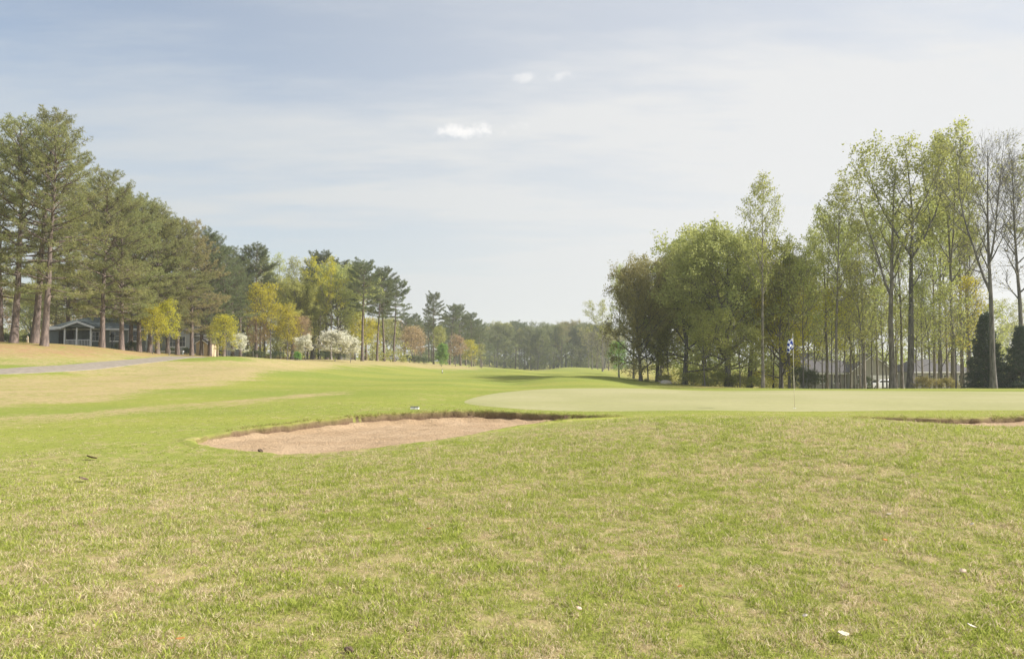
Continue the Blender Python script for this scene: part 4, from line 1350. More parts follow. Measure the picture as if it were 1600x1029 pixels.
M_SIDE_GREY = mat_siding('grey_siding', (.15, .18, .18), (.21, .235, .235))
M_SIDE_WHITE = mat_siding('white_siding', (.40, .43, .47), (.48, .50, .54))
M_SIDE_CREAM = mat_siding('cream_siding', (.29, .285, .255), (.36, .35, .315))
M_SIDE_TAN = mat_siding('tan_siding', (.50, .40, .26), (.60, .49, .33))
M_ROOF = mat_shingle('grey_shingles', (.045, .055, .055), (.085, .10, .10))
M_ROOF2 = mat_shingle('brown_grey_shingles', (.09, .085, .085), (.16, .15, .15))


def window(parent, x, y, z, w, h, face=-1):
    """window on a wall facing -Y (face=-1) at wall plane y"""
    wi = MB().box(x - w / 2 - .08, x + w / 2 + .08, y - .05, y + .02, z - .08, z + h + .08).build('window', M_TRIM, parent)
    for i in (0, 1):
        for j in (0, 1):
            a = x - w / 2 + i * (w / 2 + .02); b = z + j * (h / 2 + .02)
            MB().box(a, a + w / 2 - .02, y - .062, y - .048, b, b + h / 2 - .02).build('pane', M_GLASS, wi)
    MB().box(x - w / 2 - .14, x + w / 2 + .14, y - .11, y - .052, z - .16, z - .082).build('sill', M_TRIM, wi)
    return wi


def gable_block(parent, x0, x1, y0, y1, he, hr, wall, roof, front=True, over=.35, hip=0.0, base=-.8):
    """front=True: gable end faces -Y (ridge along Y); else the ridge runs along X"""
    w = MB()
    t = .14
    if front:
        xm = (x0 + x1) / 2
        w.prism([(x0, base), (x1, base), (x1, he), (xm, hr), (x0, he)], y0, y1, 'y')
        w.build('wall', wall, parent)
        sl = (hr - he) / (xm - x0)
        a, b = x0 - over, x1 + over
        za = he - sl * over
        r = MB().prism([(a, za + .01), (xm, hr + .01), (b, za + .01), (b, za + t), (xm, hr + t + .02), (a, za + t)], y0 - over, y1 + over, 'y')
        ro = r.build('roof', roof, parent)
        MB().prism([(a, za - .12), (xm, hr - .12), (b, za - .12), (b, za + .005), (xm, hr + .005), (a, za + .005)], y0 - over - .05, y0 - over + .03, 'y').build('fascia', M_TRIM, parent)
    else:
        ym = (y0 + y1) / 2
        w.prism([(y0, base), (y1, base), (y1, he), (ym, hr), (y0, he)] if hip == 0 else [(y0, base), (y1, base), (y1, he), (y0, he)], x0, x1, 'x')
        w.build('wall', wall, parent)
        sl = (hr - he) / (ym - y0)
        a, b = y0 - over, y1 + over; za = he - sl * over
        if hip == 0:
            r = MB().prism([(a, za + .01), (ym, hr + .01), (b, za + .01), (b, za + t), (ym, hr + t + .02), (a, za + t)], x0 - over, x1 + over, 'x')
        else:
            X0, X1 = x0 - over, x1 + over
            v = [(X0, a, za), (X1, a, za), (X1, b, za), (X0, b, za), (X0, a, za + .1), (X1, a, za + .1), (X1, b, za + .1), (X0, b, za + .1), (X0 + hip, ym, hr), (X1 - hip, ym, hr)]
            r = MB(); r.add(v, [(0, 3, 2, 1), (0, 1, 5, 4), (1, 2, 6, 5), (2, 3, 7, 6), (3, 0, 4, 7), (4, 5, 9, 8), (6, 7, 8, 9), (5, 6, 9), (7, 4, 8)])
        ro = r.build('roof', roof, parent)
        MB().box(x0 - over, x1 + over, y0 - over - .09, y0 - over - .005, za - .1, za + .09).build('gutter', M_TRIM, parent)
    return ro


def house_root(name, px, Y, py_ground, rz=0.0):
    x, _, z = P3(px, py_ground, Y)
    return empty(name, (x, Y, gz(x, Y)), rz)


# grey house with a white-trimmed porch, behind the left pines
h = house_root('porch_house', 110, 97, 542, R(4))
ro = gable_block(h, -4.2, 8.2, 2.6, 10.5, 2.5, 4.1, M_SIDE_GREY, M_ROOF, front=False, hip=3.2)
MB().box(5.2, 5.9, 6.6, 7.4, 3.2, 4.6).build('chimney', M_SIDE_GREY, ro)
MB().prism([(-.7, 2.55), (2.75, 2.55), (1.05, 3.12)], -.30, 2.4, 'y').build('porch_gable', M_SIDE_GREY, h)
MB().prism([(-1.0, 2.36), (1.02, 3.10), (3.05, 2.36), (3.05, 2.58), (1.02, 3.33), (-1.0, 2.58)], -.5, 2.7, 'y').build('porch_roof', M_ROOF, h)
MB().prism([(-1.05, 2.30), (1.02, 3.06), (3.10, 2.30), (3.10, 2.56), (1.02, 3.31), (-1.05, 2.56)], -.60, -.503, 'y').build('porch_trim', M_TRIM, h)
MB().box(-3.0, -.72, -.3, 2.5, 2.42, 2.62).build('carport_roof', M_ROOF, h)
MB().box(-3.05, -.74, -.40, -.305, 2.30, 2.60).build('carport_trim', M_TRIM, h)
for x in (-2.85, -.62, .85, 2.55):
    MB().box(x - .09, x + .09, -.28, -.10, -.5, 2.42).build('porch_post', M_TRIM, h)
MB().box(-2.95, 2.7, -.4, 2.58, -.55, .08).build('porch_deck', M_DARKIN, h)
for (a, b) in ((-.5, .74), (.96, 2.44)):
    rl = MB().box(a, b, -.23, -.17, .88, .96).build('railing', M_TRIM, h)
    n = 8
    for i in range(n):
        x = a + (b - a) * (i + .5) / n
        MB().box(x - .025, x + .025, -.22, -.18, .1, .879).build('baluster', M_TRIM, rl)
MB().box(-2.7, -.9, 2.50, 2.58, .1, 2.2).build('carport_shade_panel', M_DARKIN, h)  # dark panel standing in for the shade inside the open carport
dr = MB().box(.2, 1.1, 2.50, 2.58, .1, 2.1).build('door', M_DOOR, h)
MB().box(.95, 1.02, 2.44, 2.498, 1.0, 1.08).build('door_handle', M_TRIM, dr)
window(h, 1.9, 2.6, .9, .8, 1.1)
window(h, 4.3, 2.6, .9, 1.1, 1.2)
window(h, 6.6, 2.6, .9, 1.1, 1.2)
tag(h, 'low grey house with a white-trimmed gable porch behind the left pines', 'house')

# white house between the pines
h = house_root('white_house', 272, 128, 545, R(-3))
gable_block(h, -3.4, 3.0, 0, 8, 3.2, 5.0, M_SIDE_WHITE, M_ROOF2, front=True)
gable_block(h, 3.01, 9.0, 1.2, 8, 2.9, 4.5, M_SIDE_WHITE, M_ROOF2, front=False)
for x in (-1.7, -.2, 1.4):
    window(h, x, 0, .95, 1.0, 1.6)
window(h, 4.6, 1.2, .95, 1.0, 1.4); window(h, 7.0, 1.2, .95, 1.0, 1.4)
tag(h, 'pale white house with tall windows between the left pines', 'house')

h = house_root('garden_shed', 315, 104, 553, R(-12))
gable_block(h, -.85, .85, 0, 2.6, 1.75, 2.25, M_SIDE_TAN, M_ROOF2, front=True, over=.16)
dr = MB().box(-.35, .35, -.05, -.002, .05, 1.6).build('door', M_TRIM, h)
MB().box(.22, .28, -.09, -.052, .8, .9).build('handle', M_DARKIN, dr)
tag(h, 'small tan garden shed with grey roof at the foot of a pine', 'shed')

# white-capped garden wall
x0, _, _ = P3(250, 551, 100); x1, _, _ = P3(286, 551, 100)
h = empty('garden_wall', ((x0 + x1) / 2, 100, gz((x0 + x1) / 2, 100)))
MB().box(-(x1 - x0) / 2, (x1 - x0) / 2, -.12, .12, -.3, .26).build('wall', M_SIDE_GREY, h)
MB().box(-(x1 - x0) / 2 - .05, (x1 - x0) / 2 + .05, -.17, .17, .262, .36).build('coping', M_TRIM, h)
tag(h, 'long low white-topped garden wall below the white house', 'garden wall')

# white picket fence by the dogwoods
x0, _, z0 = P3(533, 560, 138); x1, _, _ = P3(549, 560, 138)
h = empty('picket_fence', ((x0 + x1) / 2, 138, gz((x0 + x1) / 2, 138)))
w = (x1 - x0) / 2
MB().box(-w, w, .03, .07, .3, .4).build('rail', M_TRIM, h)
MB().box(-w, w, .03, .07, .95, 1.05).build('rail', M_TRIM, h)
pk = MB().prism([(-.05, -.1), (.05, -.1), (.05, 1.2), (0, 1.3), (-.05, 1.2)], -.015, .015, 'y').mesh('picket', M_TRIM)
n = 10
for i in range(n):
    link('picket', pk, h, (-w + 2 * w * (i + .5) / n, 0, 0))
tag(h, 'short white picket fence below the small dogwood', 'fence')

# cream houses behind the right-hand wood
h = house_root('cream_house', 1352, 116, 607, R(-4))
gable_block(h, -2.1, 4.3, 0, 8, 2.7, 5.2, M_SIDE_CREAM, M_ROOF2, front=True)
gable_block(h, -8.0, -2.12, 1.6, 8.4, 2.5, 4.2, M_SIDE_CREAM, M_ROOF2, front=False)
window(h, -.9, 0, .9, .7, 1.2); window(h, -3.6, 1.6, .9, .9, 1.2); window(h, -5.6, 1.6, .9, 1.0, 1.2)
gd = MB().box(.8, 3.6, -.06, -.003, -.05, 2.1).build('garage_door', M_TRIM, h)
for i in range(4):
    MB().box(.86, 3.54, -.085, -.063, .02 + i * .52, .48 + i * .52).build('panel', M_TRIM, gd)
tag(h, 'cream house with a gabled garage seen between the right-hand trunks', 'house')
h = house_root('cream_house', 1468, 122, 607, R(3))
gable_block(h, -4.2, 5.6, 0, 8, 2.7, 4.6, M_SIDE_CREAM, M_ROOF2, front=False, hip=2.6)
for x in (-3.2, -1.2, 1.2, 3.6):
    window(h, x, 0, .8, .9, 1.3)
tag(h, 'pale hip-roofed house behind the ochre shrubs', 'house')
h = house_root('cream_house', 1277, 126, 607, R(2))
gable_block(h, -2.6, 2.4, 0, 8, 4.2, 5.6, M_SIDE_CREAM, M_ROOF2, front=True)
window(h, 0, 0, .9, .9, 1.3); window(h, 0, 0, 2.9, .9, 1.1); window(h, -1.5, 0, .9, .7, 1.3)
tag(h, 'two-storey pale house right of the flag behind the dark bushes', 'house')

# ------------------------------------------------------------------ parked cars
M_TYRE = mat_simple('tyre_rubber', (.02, .02, .02), (.035, .035, .035), 8, .8, .2, .1, .005)
M_RIM = mat_simple('alloy_rim', (.4, .4, .42), (.5, .5, .52), 8, .3, .5, 0, .001, metal=.8)
M_LAMP = mat_simple('lamp_glass', (.6, .6, .58), (.7, .7, .68), 4, .15, .6, 0, .001)


def car(px, Y, rz, paint, label):
    x = P3(px, 600, Y)[0]
    h = empty('parked_car', (x, Y, gz(x, Y)), rz)
    prof_ = [(-2.15, .35), (-2.2, .75), (-1.95, .92), (-1.2, .98), (-.55, 1.42), (.75, 1.46), (1.6, 1.02), (2.1, .92), (2.18, .6), (2.1, .32)]
    V = []; F = []
    ws = [(-.86, .93), (-.80, 1.0), (.80, 1.0), (.86, .93)]
    for (yy, s) in ws:
        for (a, b) in prof_:
            tap = 1 - max(0, b - .9) * .32
            V.append((a * (1 if abs(yy) < .85 else .985), yy * tap, .32 + (b - .32) * s))
    n = len(prof_)
    for i in range(3):
        for j in range(n):
            F.append((i * n + j, (i + 1) * n + j, (i + 1) * n + (j + 1) % n, i * n + (j + 1) % n))
    F.append(tuple(range(n))); F.append(tuple(range(4 * n - 1, 3 * n - 1, -1)))
    b = MB(); b.add(V, F); b.build('body', paint, h)
    for s in (-1, 1):
        w = MB(); w.prism([(-.98, .98), (-.48, 1.34), (.08, 1.37), (.08, .98)], s * .755, s * .80, 'y'); w.build('side_window', M_GLASS, h)
        w = MB(); w.prism([(.16, .98), (.16, 1.37), (.68, 1.37), (1.32, 1.0)], s * .755, s * .80, 'y'); w.build('side_window', M_GLASS, h)
        for xx in (-1.35, 1.35):
            t = MB(); t.tube([(xx, s * .62, .32), (xx, s * .88, .32)], [.32, .32], 18); ty = t.build('wheel', M_TYRE, h)
            t = MB(); t.tube([(xx, s * .87, .32), (xx, s * .90, .32)], [.2, .2], 14); t.build('rim', M_RIM, ty)
        MB().box(-2.23, -2.12, s * .45 - .17, s * .45 + .17, .66, .80).build('headlight', M_LAMP, h)
    w = MB(); w.add([(-1.17, -.68, 1.0), (-1.17, .68, 1.0), (-.60, .60, 1.41), (-.60, -.60, 1.41)], [(0, 1, 2, 3)]); w.build('windscreen', M_GLASS, h)
    tag(h, label, 'car', 'parked cars')


M_CARW = mat_simple('white_car_paint', (.62, .62, .62), (.68, .68, .68), 1, .25, .5, 0, .001)
M_CARS = mat_simple('silver_car_paint', (.34, .35, .37), (.40, .41, .43), 1, .25, .5, 0, .001, metal=.3)
car(1376, 111, R(12), M_CARW, 'white car parked in front of the cream garage')
car(608, 170, R(8), M_CARS, 'silver car parked far off behind the bare pine trunks')
car(588, 172, R(170), M_CARW, 'pale car parked left of the silver one behind the pine trunks')

# ------------------------------------------------------------------ flag on the green
def mat_check():
    m, nt = new_mat('blue_white_check')
    tc = nt.nodes.new('ShaderNodeTexCoord')
    uv = nt.nodes.new('ShaderNodeUVMap'); uv.uv_map = 'uv'
    ch = nt.nodes.new('ShaderNodeTexChecker'); ch.inputs['Scale'].default_value = 5.0
    ch.inputs['Color1'].default_value = (.80, .82, .86, 1); ch.inputs['Color2'].default_value = (.035, .07, .33, 1)
    nt.links.new(uv.outputs[0], ch.inputs[0])
    d = nt.nodes.new('ShaderNodeBsdfDiffuse'); nt.links.new(ch.outputs[0], d.inputs[0])
    tr = nt.nodes.new('ShaderNodeBsdfTranslucent'); nt.links.new(ch.outputs[0], tr.inputs[0])
    mx = nt.nodes.new('ShaderNodeMixShader'); mx.inputs[0].default_value = .45
    nt.links.new(d.outputs[0], mx.inputs[1]); nt.links.new(tr.outputs[0], mx.inputs[2])
    finish(nt, mx.outputs[0])
    return m


M_POLEW = mat_simple('pole_paint', (.72, .71, .64), (.78, .77, .70), 4, .4, .3, 0, .001)
M_POLEY = mat_simple('pole_yellow', (.60, .55, .36), (.65, .60, .40), 4, .4, .3, 0, .001)
M_CUP = mat_simple('cup_liner', (.7, .7, .68), (.75, .75, .73), 4, .5, .3, 0, .001)
FY = 24.3
fx = P3(1241.5, 640, FY)[0]
fz = gz(fx, FY) + .022
h = empty('flagstick', (fx, FY, fz), 0)
H = P3(1240, 523, FY)[2] - fz
MB().tube([(0, 0, -.1), (-.01, 0, H * .45)], [.008, .0075], 10).build('pole', M_POLEY, h, True)
MB().tube([(-.01, 0, H * .45), (-.025, 0, H)], [.0075, .0065], 10).build('upper_pole', M_POLEW, h, True)
MB().tube([(-.025, 0, H - .005), (-.025, 0, H + .03)], [.011, .008], 10).build('finial', M_POLEW, h, True)
NU, NV = 22, 18
fv = np.zeros((NV, NU, 3)); uvv = np.zeros((NV, NU, 2))
for j in range(NV):
    for i in range(NU):
        u = i / (NU - 1); v = j / (NV - 1)
        # hoist along the pole, fly end hanging down in soft folds
        sag = u ** .8
        x = -.025 - .25 * u ** .75 * math.sin(.35 + 1.25 * v) + .13 * math.sin(u * 7.5 + v * 1.3) * u
        y = -.02 - .11 * math.cos(u * 8.2 + v) * u + .03 * math.sin(5 * v + 2 * u)
        z = H - .02 - .42 * v * (1 - .15 * u) - .22 * sag
        fv[j, i] = (x, y, z); uvv[j, i] = (u * 1.0, v * .9)
ii = np.arange(NU * NV).reshape(NV, NU)
fq = np.stack([ii[:-1, :-1], ii[:-1, 1:], ii[1:, 1:], ii[1:, :-1]], -1).reshape(-1, 4)
me = np_mesh('flag', fv.reshape(-1, 3), fq, mat_check(), True)
uvl = me.uv_layers.new(name='uv')
li = np.empty(len(me.loops), dtype=np.int32); me.loops.foreach_get('vertex_index', li)
uvl.data.foreach_set('uv', uvv.reshape(-1, 2)[li].astype(np.float32).ravel())
fl = link('flag', me, h)
sol = fl.modifiers.new('cloth thickness', 'SOLIDIFY'); sol.thickness = .003
MB().tube([(0, 0, -.02), (0, 0, .004)], [.054, .054], 20).build('cup', M_CUP, h)
tag(h, 'thin golf flagstick with drooping blue and white checked flag on the green', 'flagstick')

# small two-tone block on the turf above the bunker
bx0, by0 = hit(648, 639)
h = empty('ground_marker', (bx0, by0, gz(bx0, by0)), R(-8)); h.scale = (.85, .85, .72)
M_SLATE = mat_simple('slate_grey', (.14, .14, .13), (.22, .22, .20), 6, .7, .3, .2, .004)
MB().prism([(-.055, .0), (.06, .0), (.06, .085), (-.03, .085)], -.15, .15, 'x').build('body', M_POLEW, h)
MB().box(-.155, .155, -.028, .065, .0865, .118).build('cap', M_SLATE, h)
MB().box(-.006, .006, -.062, -.03, .006, .08).build('divider', M_SLATE, h)
tag(h, 'small low white block with a dark cap on the turf above the bunker', 'ground marker')

# far distance stake in the fairway
sx_, sy_ = hit(691, 583)
h = empty('distance_stake', (sx_, sy_, gz(sx_, sy_)))
sH = P3(691, 576, sy_)[2] - gz(sx_, sy_)
MB().tube([(0, 0, -.2), (0, 0, sH * .35)], [.07, .07], 10).build('foot', M_SLATE, h)
MB().tube([(0, 0, sH * .352), (0, 0, sH * .72)], [.085, .085], 10).build('sleeve', M_POLEW, h)
MB().tube([(0, 0, sH * .722), (0, 0, sH)], [.07, .05], 10).build('tip', M_SLATE, h)
tag(h, 'tiny pale stake with dark tip far out on the fairway', 'stake')

M_WOODP = mat_simple('weathered_wood', (.34, .27, .19), (.48, .40, .30), 3, .85, .15, .4, .01, (6, 6, 1))
x_ = P3(43, 530, 72)[0]
h = empty('wooden_stake', (x_, 72, gz(x_, 72)))
MB().prism([(-.07, -.3), (.07, -.3), (.07, .5), (.0, .6), (-.07, .5)], -.06, .06, 'y').build('post', M_WOODP, h)
MB().box(-.075, .075, -.068, -.062, .30, .42).build('band', M_TRIM, h)
tag(h, 'short pale wooden stake between the thick pine and the crossing pair', 'stake')
x_ = P3(175, 540, 90)[0]
h = empty('feeder_post', (x_, 90, gz(x_, 90)))
MB().tube([(0, 0, -.3), (0, 0, 1.45)], [.06, .055], 8).build('post', M_DARKIN, h)
MB().prism([(-.2, 1.45), (.2, 1.45), (.2, 1.65), (0, 1.85), (-.2, 1.65)], -.15, .15, 'y').build('feeder_box', M_DARKIN, h)
tag(h, 'dark post with a small box between two pines beside the grey house', 'post')

# pale stone at the wood edge
M_STONE = mat_simple('pale_stone', (.36, .33, .27), (.52, .48, .40), 3, .9, .2, .6, .05)
import bmesh
def rock(px, py, Y, s, label):
    bm = bmesh.new(); bmesh.ops.create_icosphere(bm, subdivisions=3, radius=1)
    rr = random.Random(int(px))
    for v in bm.verts:
        n = float(vnoise(np.array([v.co.x * 1.7 + px]), np.array([v.co.y * 1.7 + v.co.z * 1.3]), 5, 3)[0])
        v.co *= .7 + .6 * n; v.co.z *= .6
    me = bpy.data.meshes.new('boulder'); bm.to_mesh(me); bm.free(); me.materials.append(M_STONE)
    x = P3(px, py, Y)[0]
    o = link('boulder', me, None, (x, Y, gz(x, Y) + s * .2)); o.scale = (s * 1.4, s, s)
    tag(o, label, 'boulder')
rock(1041, 597, 74, .45, 'pale stone lying at the edge of the wood below the oaks')

# ------------------------------------------------------------------ grass
def tuft(seed, n, rad, hmin, hmax, wid, lay=.5):
    rng = np.random.default_rng(seed)
    V = []; Q = []; T = []; tints = []
    for i in range(n):
        r = rad * math.sqrt(rng.random()); a = rng.uniform(0, 6.28)
        p = np.array([r * math.cos(a), r * math.sin(a), -.012])
        az = rng.uniform(0, 6.28); lean = rng.uniform(.15, 1.0) * lay * 2
        L = rng.uniform(hmin, hmax)
        d = nrm(np.array([math.cos(az) * lean, math.sin(az) * lean, 1.0]))
        d2 = nrm(d + np.array([math.cos(az) * lean * .9, math.sin(az) * lean * .9, -.25 * lean]))
        s = perp(d, rng.uniform(0, 6.28)) * wid * rng.uniform(.7, 1.3)
        m = p + d * L * .55; e = m + d2 * L * .5
        b = len(V)
        V += [p - s, p + s, m + s * .8, m - s * .8, e]
        Q.append([b, b + 1, b + 2, b + 3]); T.append([b + 3, b + 2, b + 4])
        tints += [rng.random()] * 5
    return np_mesh('tuft', np.array(V), [np.array(Q), np.array(T)], None, False, {'tint': np.array(tints)})


def scatter(name, meshes, mat, pts, scl, rng, label, cat):
    coll = bpy.data.collections.new(name + '_tufts')
    for i, m in enumerate(meshes):
        m.materials.append(mat)
        coll.objects.link(bpy.data.objects.new('tuft_%02d' % i, m))
    n = len(pts)
    me = bpy.data.meshes.new(name)
    me.vertices.add(n); me.vertices.foreach_set('co', np.ascontiguousarray(pts, dtype=np.float32).ravel())
    a = me.attributes.new('scl', 'FLOAT', 'POINT'); a.data.foreach_set('value', scl.astype(np.float32))
    a = me.attributes.new('rotz', 'FLOAT_VECTOR', 'POINT')
    rv = np.zeros((n, 3), dtype=np.float32); rv[:, 2] = rng.uniform(0, 6.28, n); rv[:, 0] = rng.normal(0, .1, n); rv[:, 1] = rng.normal(0, .1, n)
    a.data.foreach_set('vector', rv.ravel())
    a = me.attributes.new('pick', 'INT', 'POINT'); a.data.foreach_set('value', rng.integers(0, len(meshes), n).astype(np.int32))
    o = link(name, me)
    ng = bpy.data.node_groups.new(name + '_nodes', 'GeometryNodeTree')
    ng.interface.new_socket('Geometry', in_out='INPUT', socket_type='NodeSocketGeometry')
    ng.interface.new_socket('Geometry', in_out='OUTPUT', socket_type='NodeSocketGeometry')
    N = ng.nodes.new; L = ng.links.new
    gi = N('NodeGroupInput'); go = N('NodeGroupOutput')
    ci = N('GeometryNodeCollectionInfo'); ci.inputs['Collection'].default_value = coll; ci.inputs['Separate Children'].default_value = True; ci.inputs['Reset Children'].default_value = True
    ip = N('GeometryNodeInstanceOnPoints'); ip.inputs['Pick Instance'].default_value = True
    def na(nm, t):
        x = N('GeometryNodeInputNamedAttribute'); x.data_type = t; x.inputs['Name'].default_value = nm
        return x.outputs['Attribute']
    m2p = N('GeometryNodeMeshToPoints')
    L(gi.outputs[0], m2p.inputs['Mesh']); L(m2p.outputs[0], ip.inputs['Points']); L(ci.outputs[0], ip.inputs['Instance'])
    L(na('pick', 'INT'), ip.inputs['Instance Index'])
    e2r = N('FunctionNodeEulerToRotation'); L(na('rotz', 'FLOAT_VECTOR'), e2r.inputs[0]); L(e2r.outputs[0], ip.inputs['Rotation'])
    L(na('scl', 'FLOAT'), ip.inputs['Scale'])
    L(ip.outputs[0], go.inputs[0])
    md = o.modifiers.new('scatter', 'NODES'); md.node_group = ng
    tag(o, label, cat, kind='stuff')
    return o


grng = np.random.default_rng(5)


def keep_turf(x, y, margin=.05):
    k = np.ones(len(x), bool)
    for p in (BUNKER_A, BUNKER_B):
        s = (x > p[:, 0].min() - 1) & (x < p[:, 0].max() + 1) & (y > p[:, 1].min() - 1) & (y < p[:, 1].max() + 1)
        d = sdf(p, x[s], y[s])[0]
        k[np.where(s)[0][d < margin]] = False
    s = (y > 20) & (x > -6)
    d = sdf(GREEN, x[s], y[s])[0]
    k[np.where(s)[0][d < .05]] = False
    return k


def sector(r0, r1, dens, half=41.0):
    area = (r1 * r1 - r0 * r0) * R_(half)
    n = int(area * dens)
    r = np.sqrt(grng.uniform(r0 * r0, r1 * r1, n)); a = grng.uniform(-R_(half), R_(half), n)
    return r * np.sin(a), r * np.cos(a)


bandx, bandy, bands = [], [], []
for (r0, r1, dens, sc) in ((2.2, 6, 470, .9), (6, 9.5, 380, .95), (9.5, 14, 230, 1.05), (14, 20, 110, 1.2), (20, 27, 40, 1.4)):
    x, y = sector(r0, r1, dens)
    rm = interp(rough_m, x, y)
    # the mown fairway on the left carries only short, thin blades
    k = keep_turf(x, y) & (grng.random(len(x)) < .45 + .55 * rm)
    x, y, rm = x[k], y[k], rm[k]
    bandx.append(x); bandy.append(y); bands.append(sc * (.42 + .58 * rm) * grng.uniform(.7, 1.3, len(x)))
gx_, gy_, gs_ = np.concatenate(bandx), np.concatenate(bandy), np.concatenate(bands)
# clumps: the height follows small-scale patches, so the turf stands in tussocks with shaded gaps
cl_ = vnoise(gx_ * 4.8, gy_ * 4.8, 91, 3)
gs_ = gs_ * (.72 + .62 * np.clip((cl_ - .3) / .4, 0, 1))
kk = grng.random(len(gx_)) < .62 + .9 * cl_
gx_, gy_, gs_ = gx_[kk], gy_[kk], gs_[kk]
TUFTS = [tuft(100 + i, 30, (.07, .09, .06)[i % 3], .022, (.052, .046, .064)[i % 3], .0025, (.55, .8, .45)[i % 3]) for i in range(9)]
scatter('grass', TUFTS, M_BLADE, np.column_stack([gx_, gy_, interp(BZ, gx_, gy_)]), gs_, grng, 'half green, half straw-coloured rough grass in the foreground', 'grass')
print('grass tufts', len(gx_))

# shaggy fringe hanging over the bunker lips
lx, ly, ls = [], [], []
for poly, per in ((BUNKER_A, 34), (BUNKER_B, 30)):
    seg = np.roll(poly, -1, 0) - poly
    L_ = np.hypot(seg[:, 0], seg[:, 1])
    for (p, s, l) in zip(poly, seg, L_):
        n = max(1, int(l * per)); t = grng.random((n, 1))
        nrm_ = np.array([s[1], -s[0]]) / max(l, 1e-6)
        q = p + s * t + nrm_ * grng.normal(.0, .07, (n, 1))
        lx.append(q[:, 0]); ly.append(q[:, 1])
lx = np.concatenate(lx); ly = np.concatenate(ly)
dA = np.minimum(sdf(BUNKER_A, lx, ly)[0], sdf(BUNKER_B, lx, ly)[0])
k = dA > -.03
tl = np.where(lx < 5, (ly - BUNKER_A[:, 1].min()) / np.ptp(BUNKER_A[:, 1]), (ly - BUNKER_B[:, 1].min()) / np.ptp(BUNKER_B[:, 1]))
k &= grng.random(len(lx)) < np.clip((tl - .38) / .3, 0, .8)
lx, ly = lx[k], ly[k]
LT = [tuft(300 + i, 22, .06, .03, .085, .0026, .75) for i in range(5)]
scatter('bunker_fringe_grass', LT, M_LIP, np.column_stack([lx, ly, interp(BZ, lx, ly) + .05]), grng.uniform(.8, 1.7, len(lx)), grng, 'ragged grass fringe hanging over the bunker edges', 'grass')

# ------------------------------------------------------------------ fallen leaves on the grass
M_LEAFT = mat_simple('dry_leaf_tan', (.45, .33, .22), (.62, .50, .38), 20, .7, .2, .3, .002)
M_LEAFO = mat_simple('dry_leaf_orange', (.40, .17, .05), (.50, .24, .08), 20, .7, .2, .3, .002)
M_LEAFP = mat_simple('dry_leaf_pale', (.46, .40, .32), (.56, .50, .42), 20, .7, .2, .3, .002)
M_CONE = mat_simple('cone_brown', (.09, .06, .045), (.17, .12, .09), 30, .85, .2, .5, .004)


def leaf_obj(px, py, L, mat, label, rot):
    x, y = hit(px, py)
    V = []; F = []
    n = 8
    for i in range(n):
        t = i / (n - 1); w = math.sin(math.pi * min(1, t * .95 + .02)) ** .8 * .32 * L * (1 + .15 * (-1) ** i)
        zc = .25 * L * (t - .5) ** 2
        V += [((t - .5) * L, -w, zc + .12 * L), ((t - .5) * L, 0, zc), ((t - .5) * L, w, zc + .10 * L)]
        if i:
            b = 3 * i
            F += [(b - 3, b - 2, b + 1, b), (b - 2, b - 1, b + 2, b + 1)]
    m = MB(); m.add(V, F)
    o = m.build('fallen_leaf', mat, None, True, (x, y, gz(x, y) + .038))
    o.rotation_euler = (prng.uniform(-.3, .3), prng.uniform(-.3, .3), rot)
    s = o.modifiers.new('thickness', 'SOLIDIFY'); s.thickness = .0015
    tag(o, label, 'leaf', 'fallen leaves')


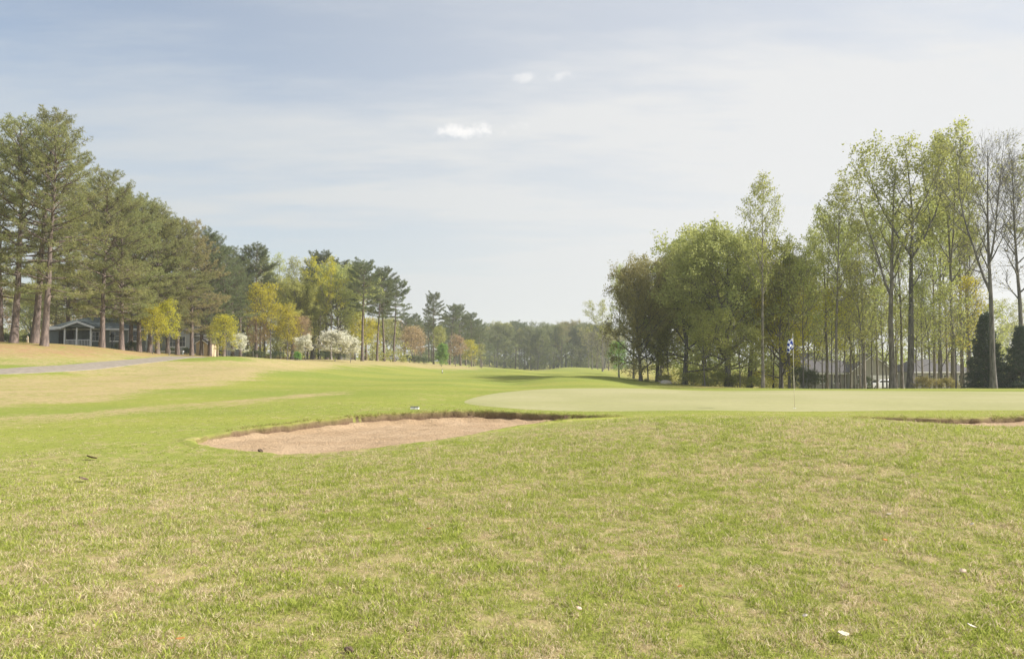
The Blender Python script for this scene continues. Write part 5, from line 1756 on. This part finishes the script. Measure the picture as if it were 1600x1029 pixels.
for a in ((1317, 1001, .075, M_LEAFP, 'largest pale fallen leaf, near the bottom edge right of centre', .2), (1258, 972, .05, M_LEAFP, 'pale fallen leaf up and left of the largest one', 1.2), (1062, 925, .045, M_LEAFO, 'orange fallen leaf in the lower middle of the grass', .7),
          (1383, 851, .05, M_LEAFO, 'orange fallen leaf right of the lower middle', 2.0), (1518, 989, .05, M_LEAFP, 'pale fallen leaf near the lower right corner', 2.4), (1389, 810, .06, M_LEAFP, 'small pale leaf high up on the right of the mound', .3), (1519, 826, .055, M_LEAFP, 'small pale leaf at the far right of the mound', .9),
          (281, 1009, .05, M_LEAFO, 'orange fallen leaf beside the lower left corner', .4), (143, 719, .16, M_CONE, 'dark curled leaf on the left of the fairway edge', .3), (130, 753, .12, M_CONE, 'dark curled leaf below the other one on the left', .2), (1505, 901, .07, M_LEAFT, 'tan upright leaf at the right of the foreground', 1.5),
          (670, 833, .06, M_LEAFO, 'brown leaf above the middle of the foreground', .9), (905, 960, .05, M_LEAFT, 'tan leaf in the bottom middle', 2.2), (640, 785, .06, M_LEAFP, 'pale speck of a leaf below the bunker', 1.0)):
    leaf_obj(*a)


def cone_obj(px, py, s, label):
    x, y = hit(px, py)
    bm = bmesh.new(); bmesh.ops.create_icosphere(bm, subdivisions=3, radius=1)
    for v in bm.verts:
        a = math.atan2(v.co.y, v.co.x)
        k = 1 + .16 * math.sin(a * 6 + v.co.z * 9) * math.cos(v.co.z * 11)
        v.co.x *= .62 * k; v.co.y *= .62 * k; v.co.z *= 1.0 - .12 * v.co.x
    me = bpy.data.meshes.new('pine_cone'); bm.to_mesh(me); bm.free(); me.materials.append(M_CONE)
    o = link('pine_cone', me, None, (x, y, gz(x, y) + s * .7)); o.scale = (s, s, s); o.rotation_euler = (1.2, .3, px)
    tag(o, label, 'pine cone', 'pine cones')


cone_obj(545, 1021, .028, 'dark pine cone in the grass at the bottom edge')
cone_obj(407, 707, .05, 'dark pine cone just below the near edge of the bunker')

# ------------------------------------------------------------------ haze
def build_haze():
    zt = 34.0; zb = float(TZ.min()) - 1.0
    x0, x1 = GX[0] - 5, GX[-1] + 5; y0, y1 = GY[0] - 5, GY[-1] + 5
    m, nt = new_mat('haze_air')
    pv_ = nt.nodes.new('ShaderNodeVolumePrincipled')
    pv_.inputs['Color'].default_value = (.90, .95, 1.0, 1)
    pv_.inputs['Density'].default_value = .0004
    pv_.inputs['Anisotropy'].default_value = .25
    o = nt.nodes.new('ShaderNodeOutputMaterial'); nt.links.new(pv_.outputs[0], o.inputs['Volume'])
    b = MB().box(x0, x1, y0, y1, zb, zt).build('haze', m)
    tag(b, 'thin pale haze over the golf course', 'haze', kind='stuff')


build_haze()
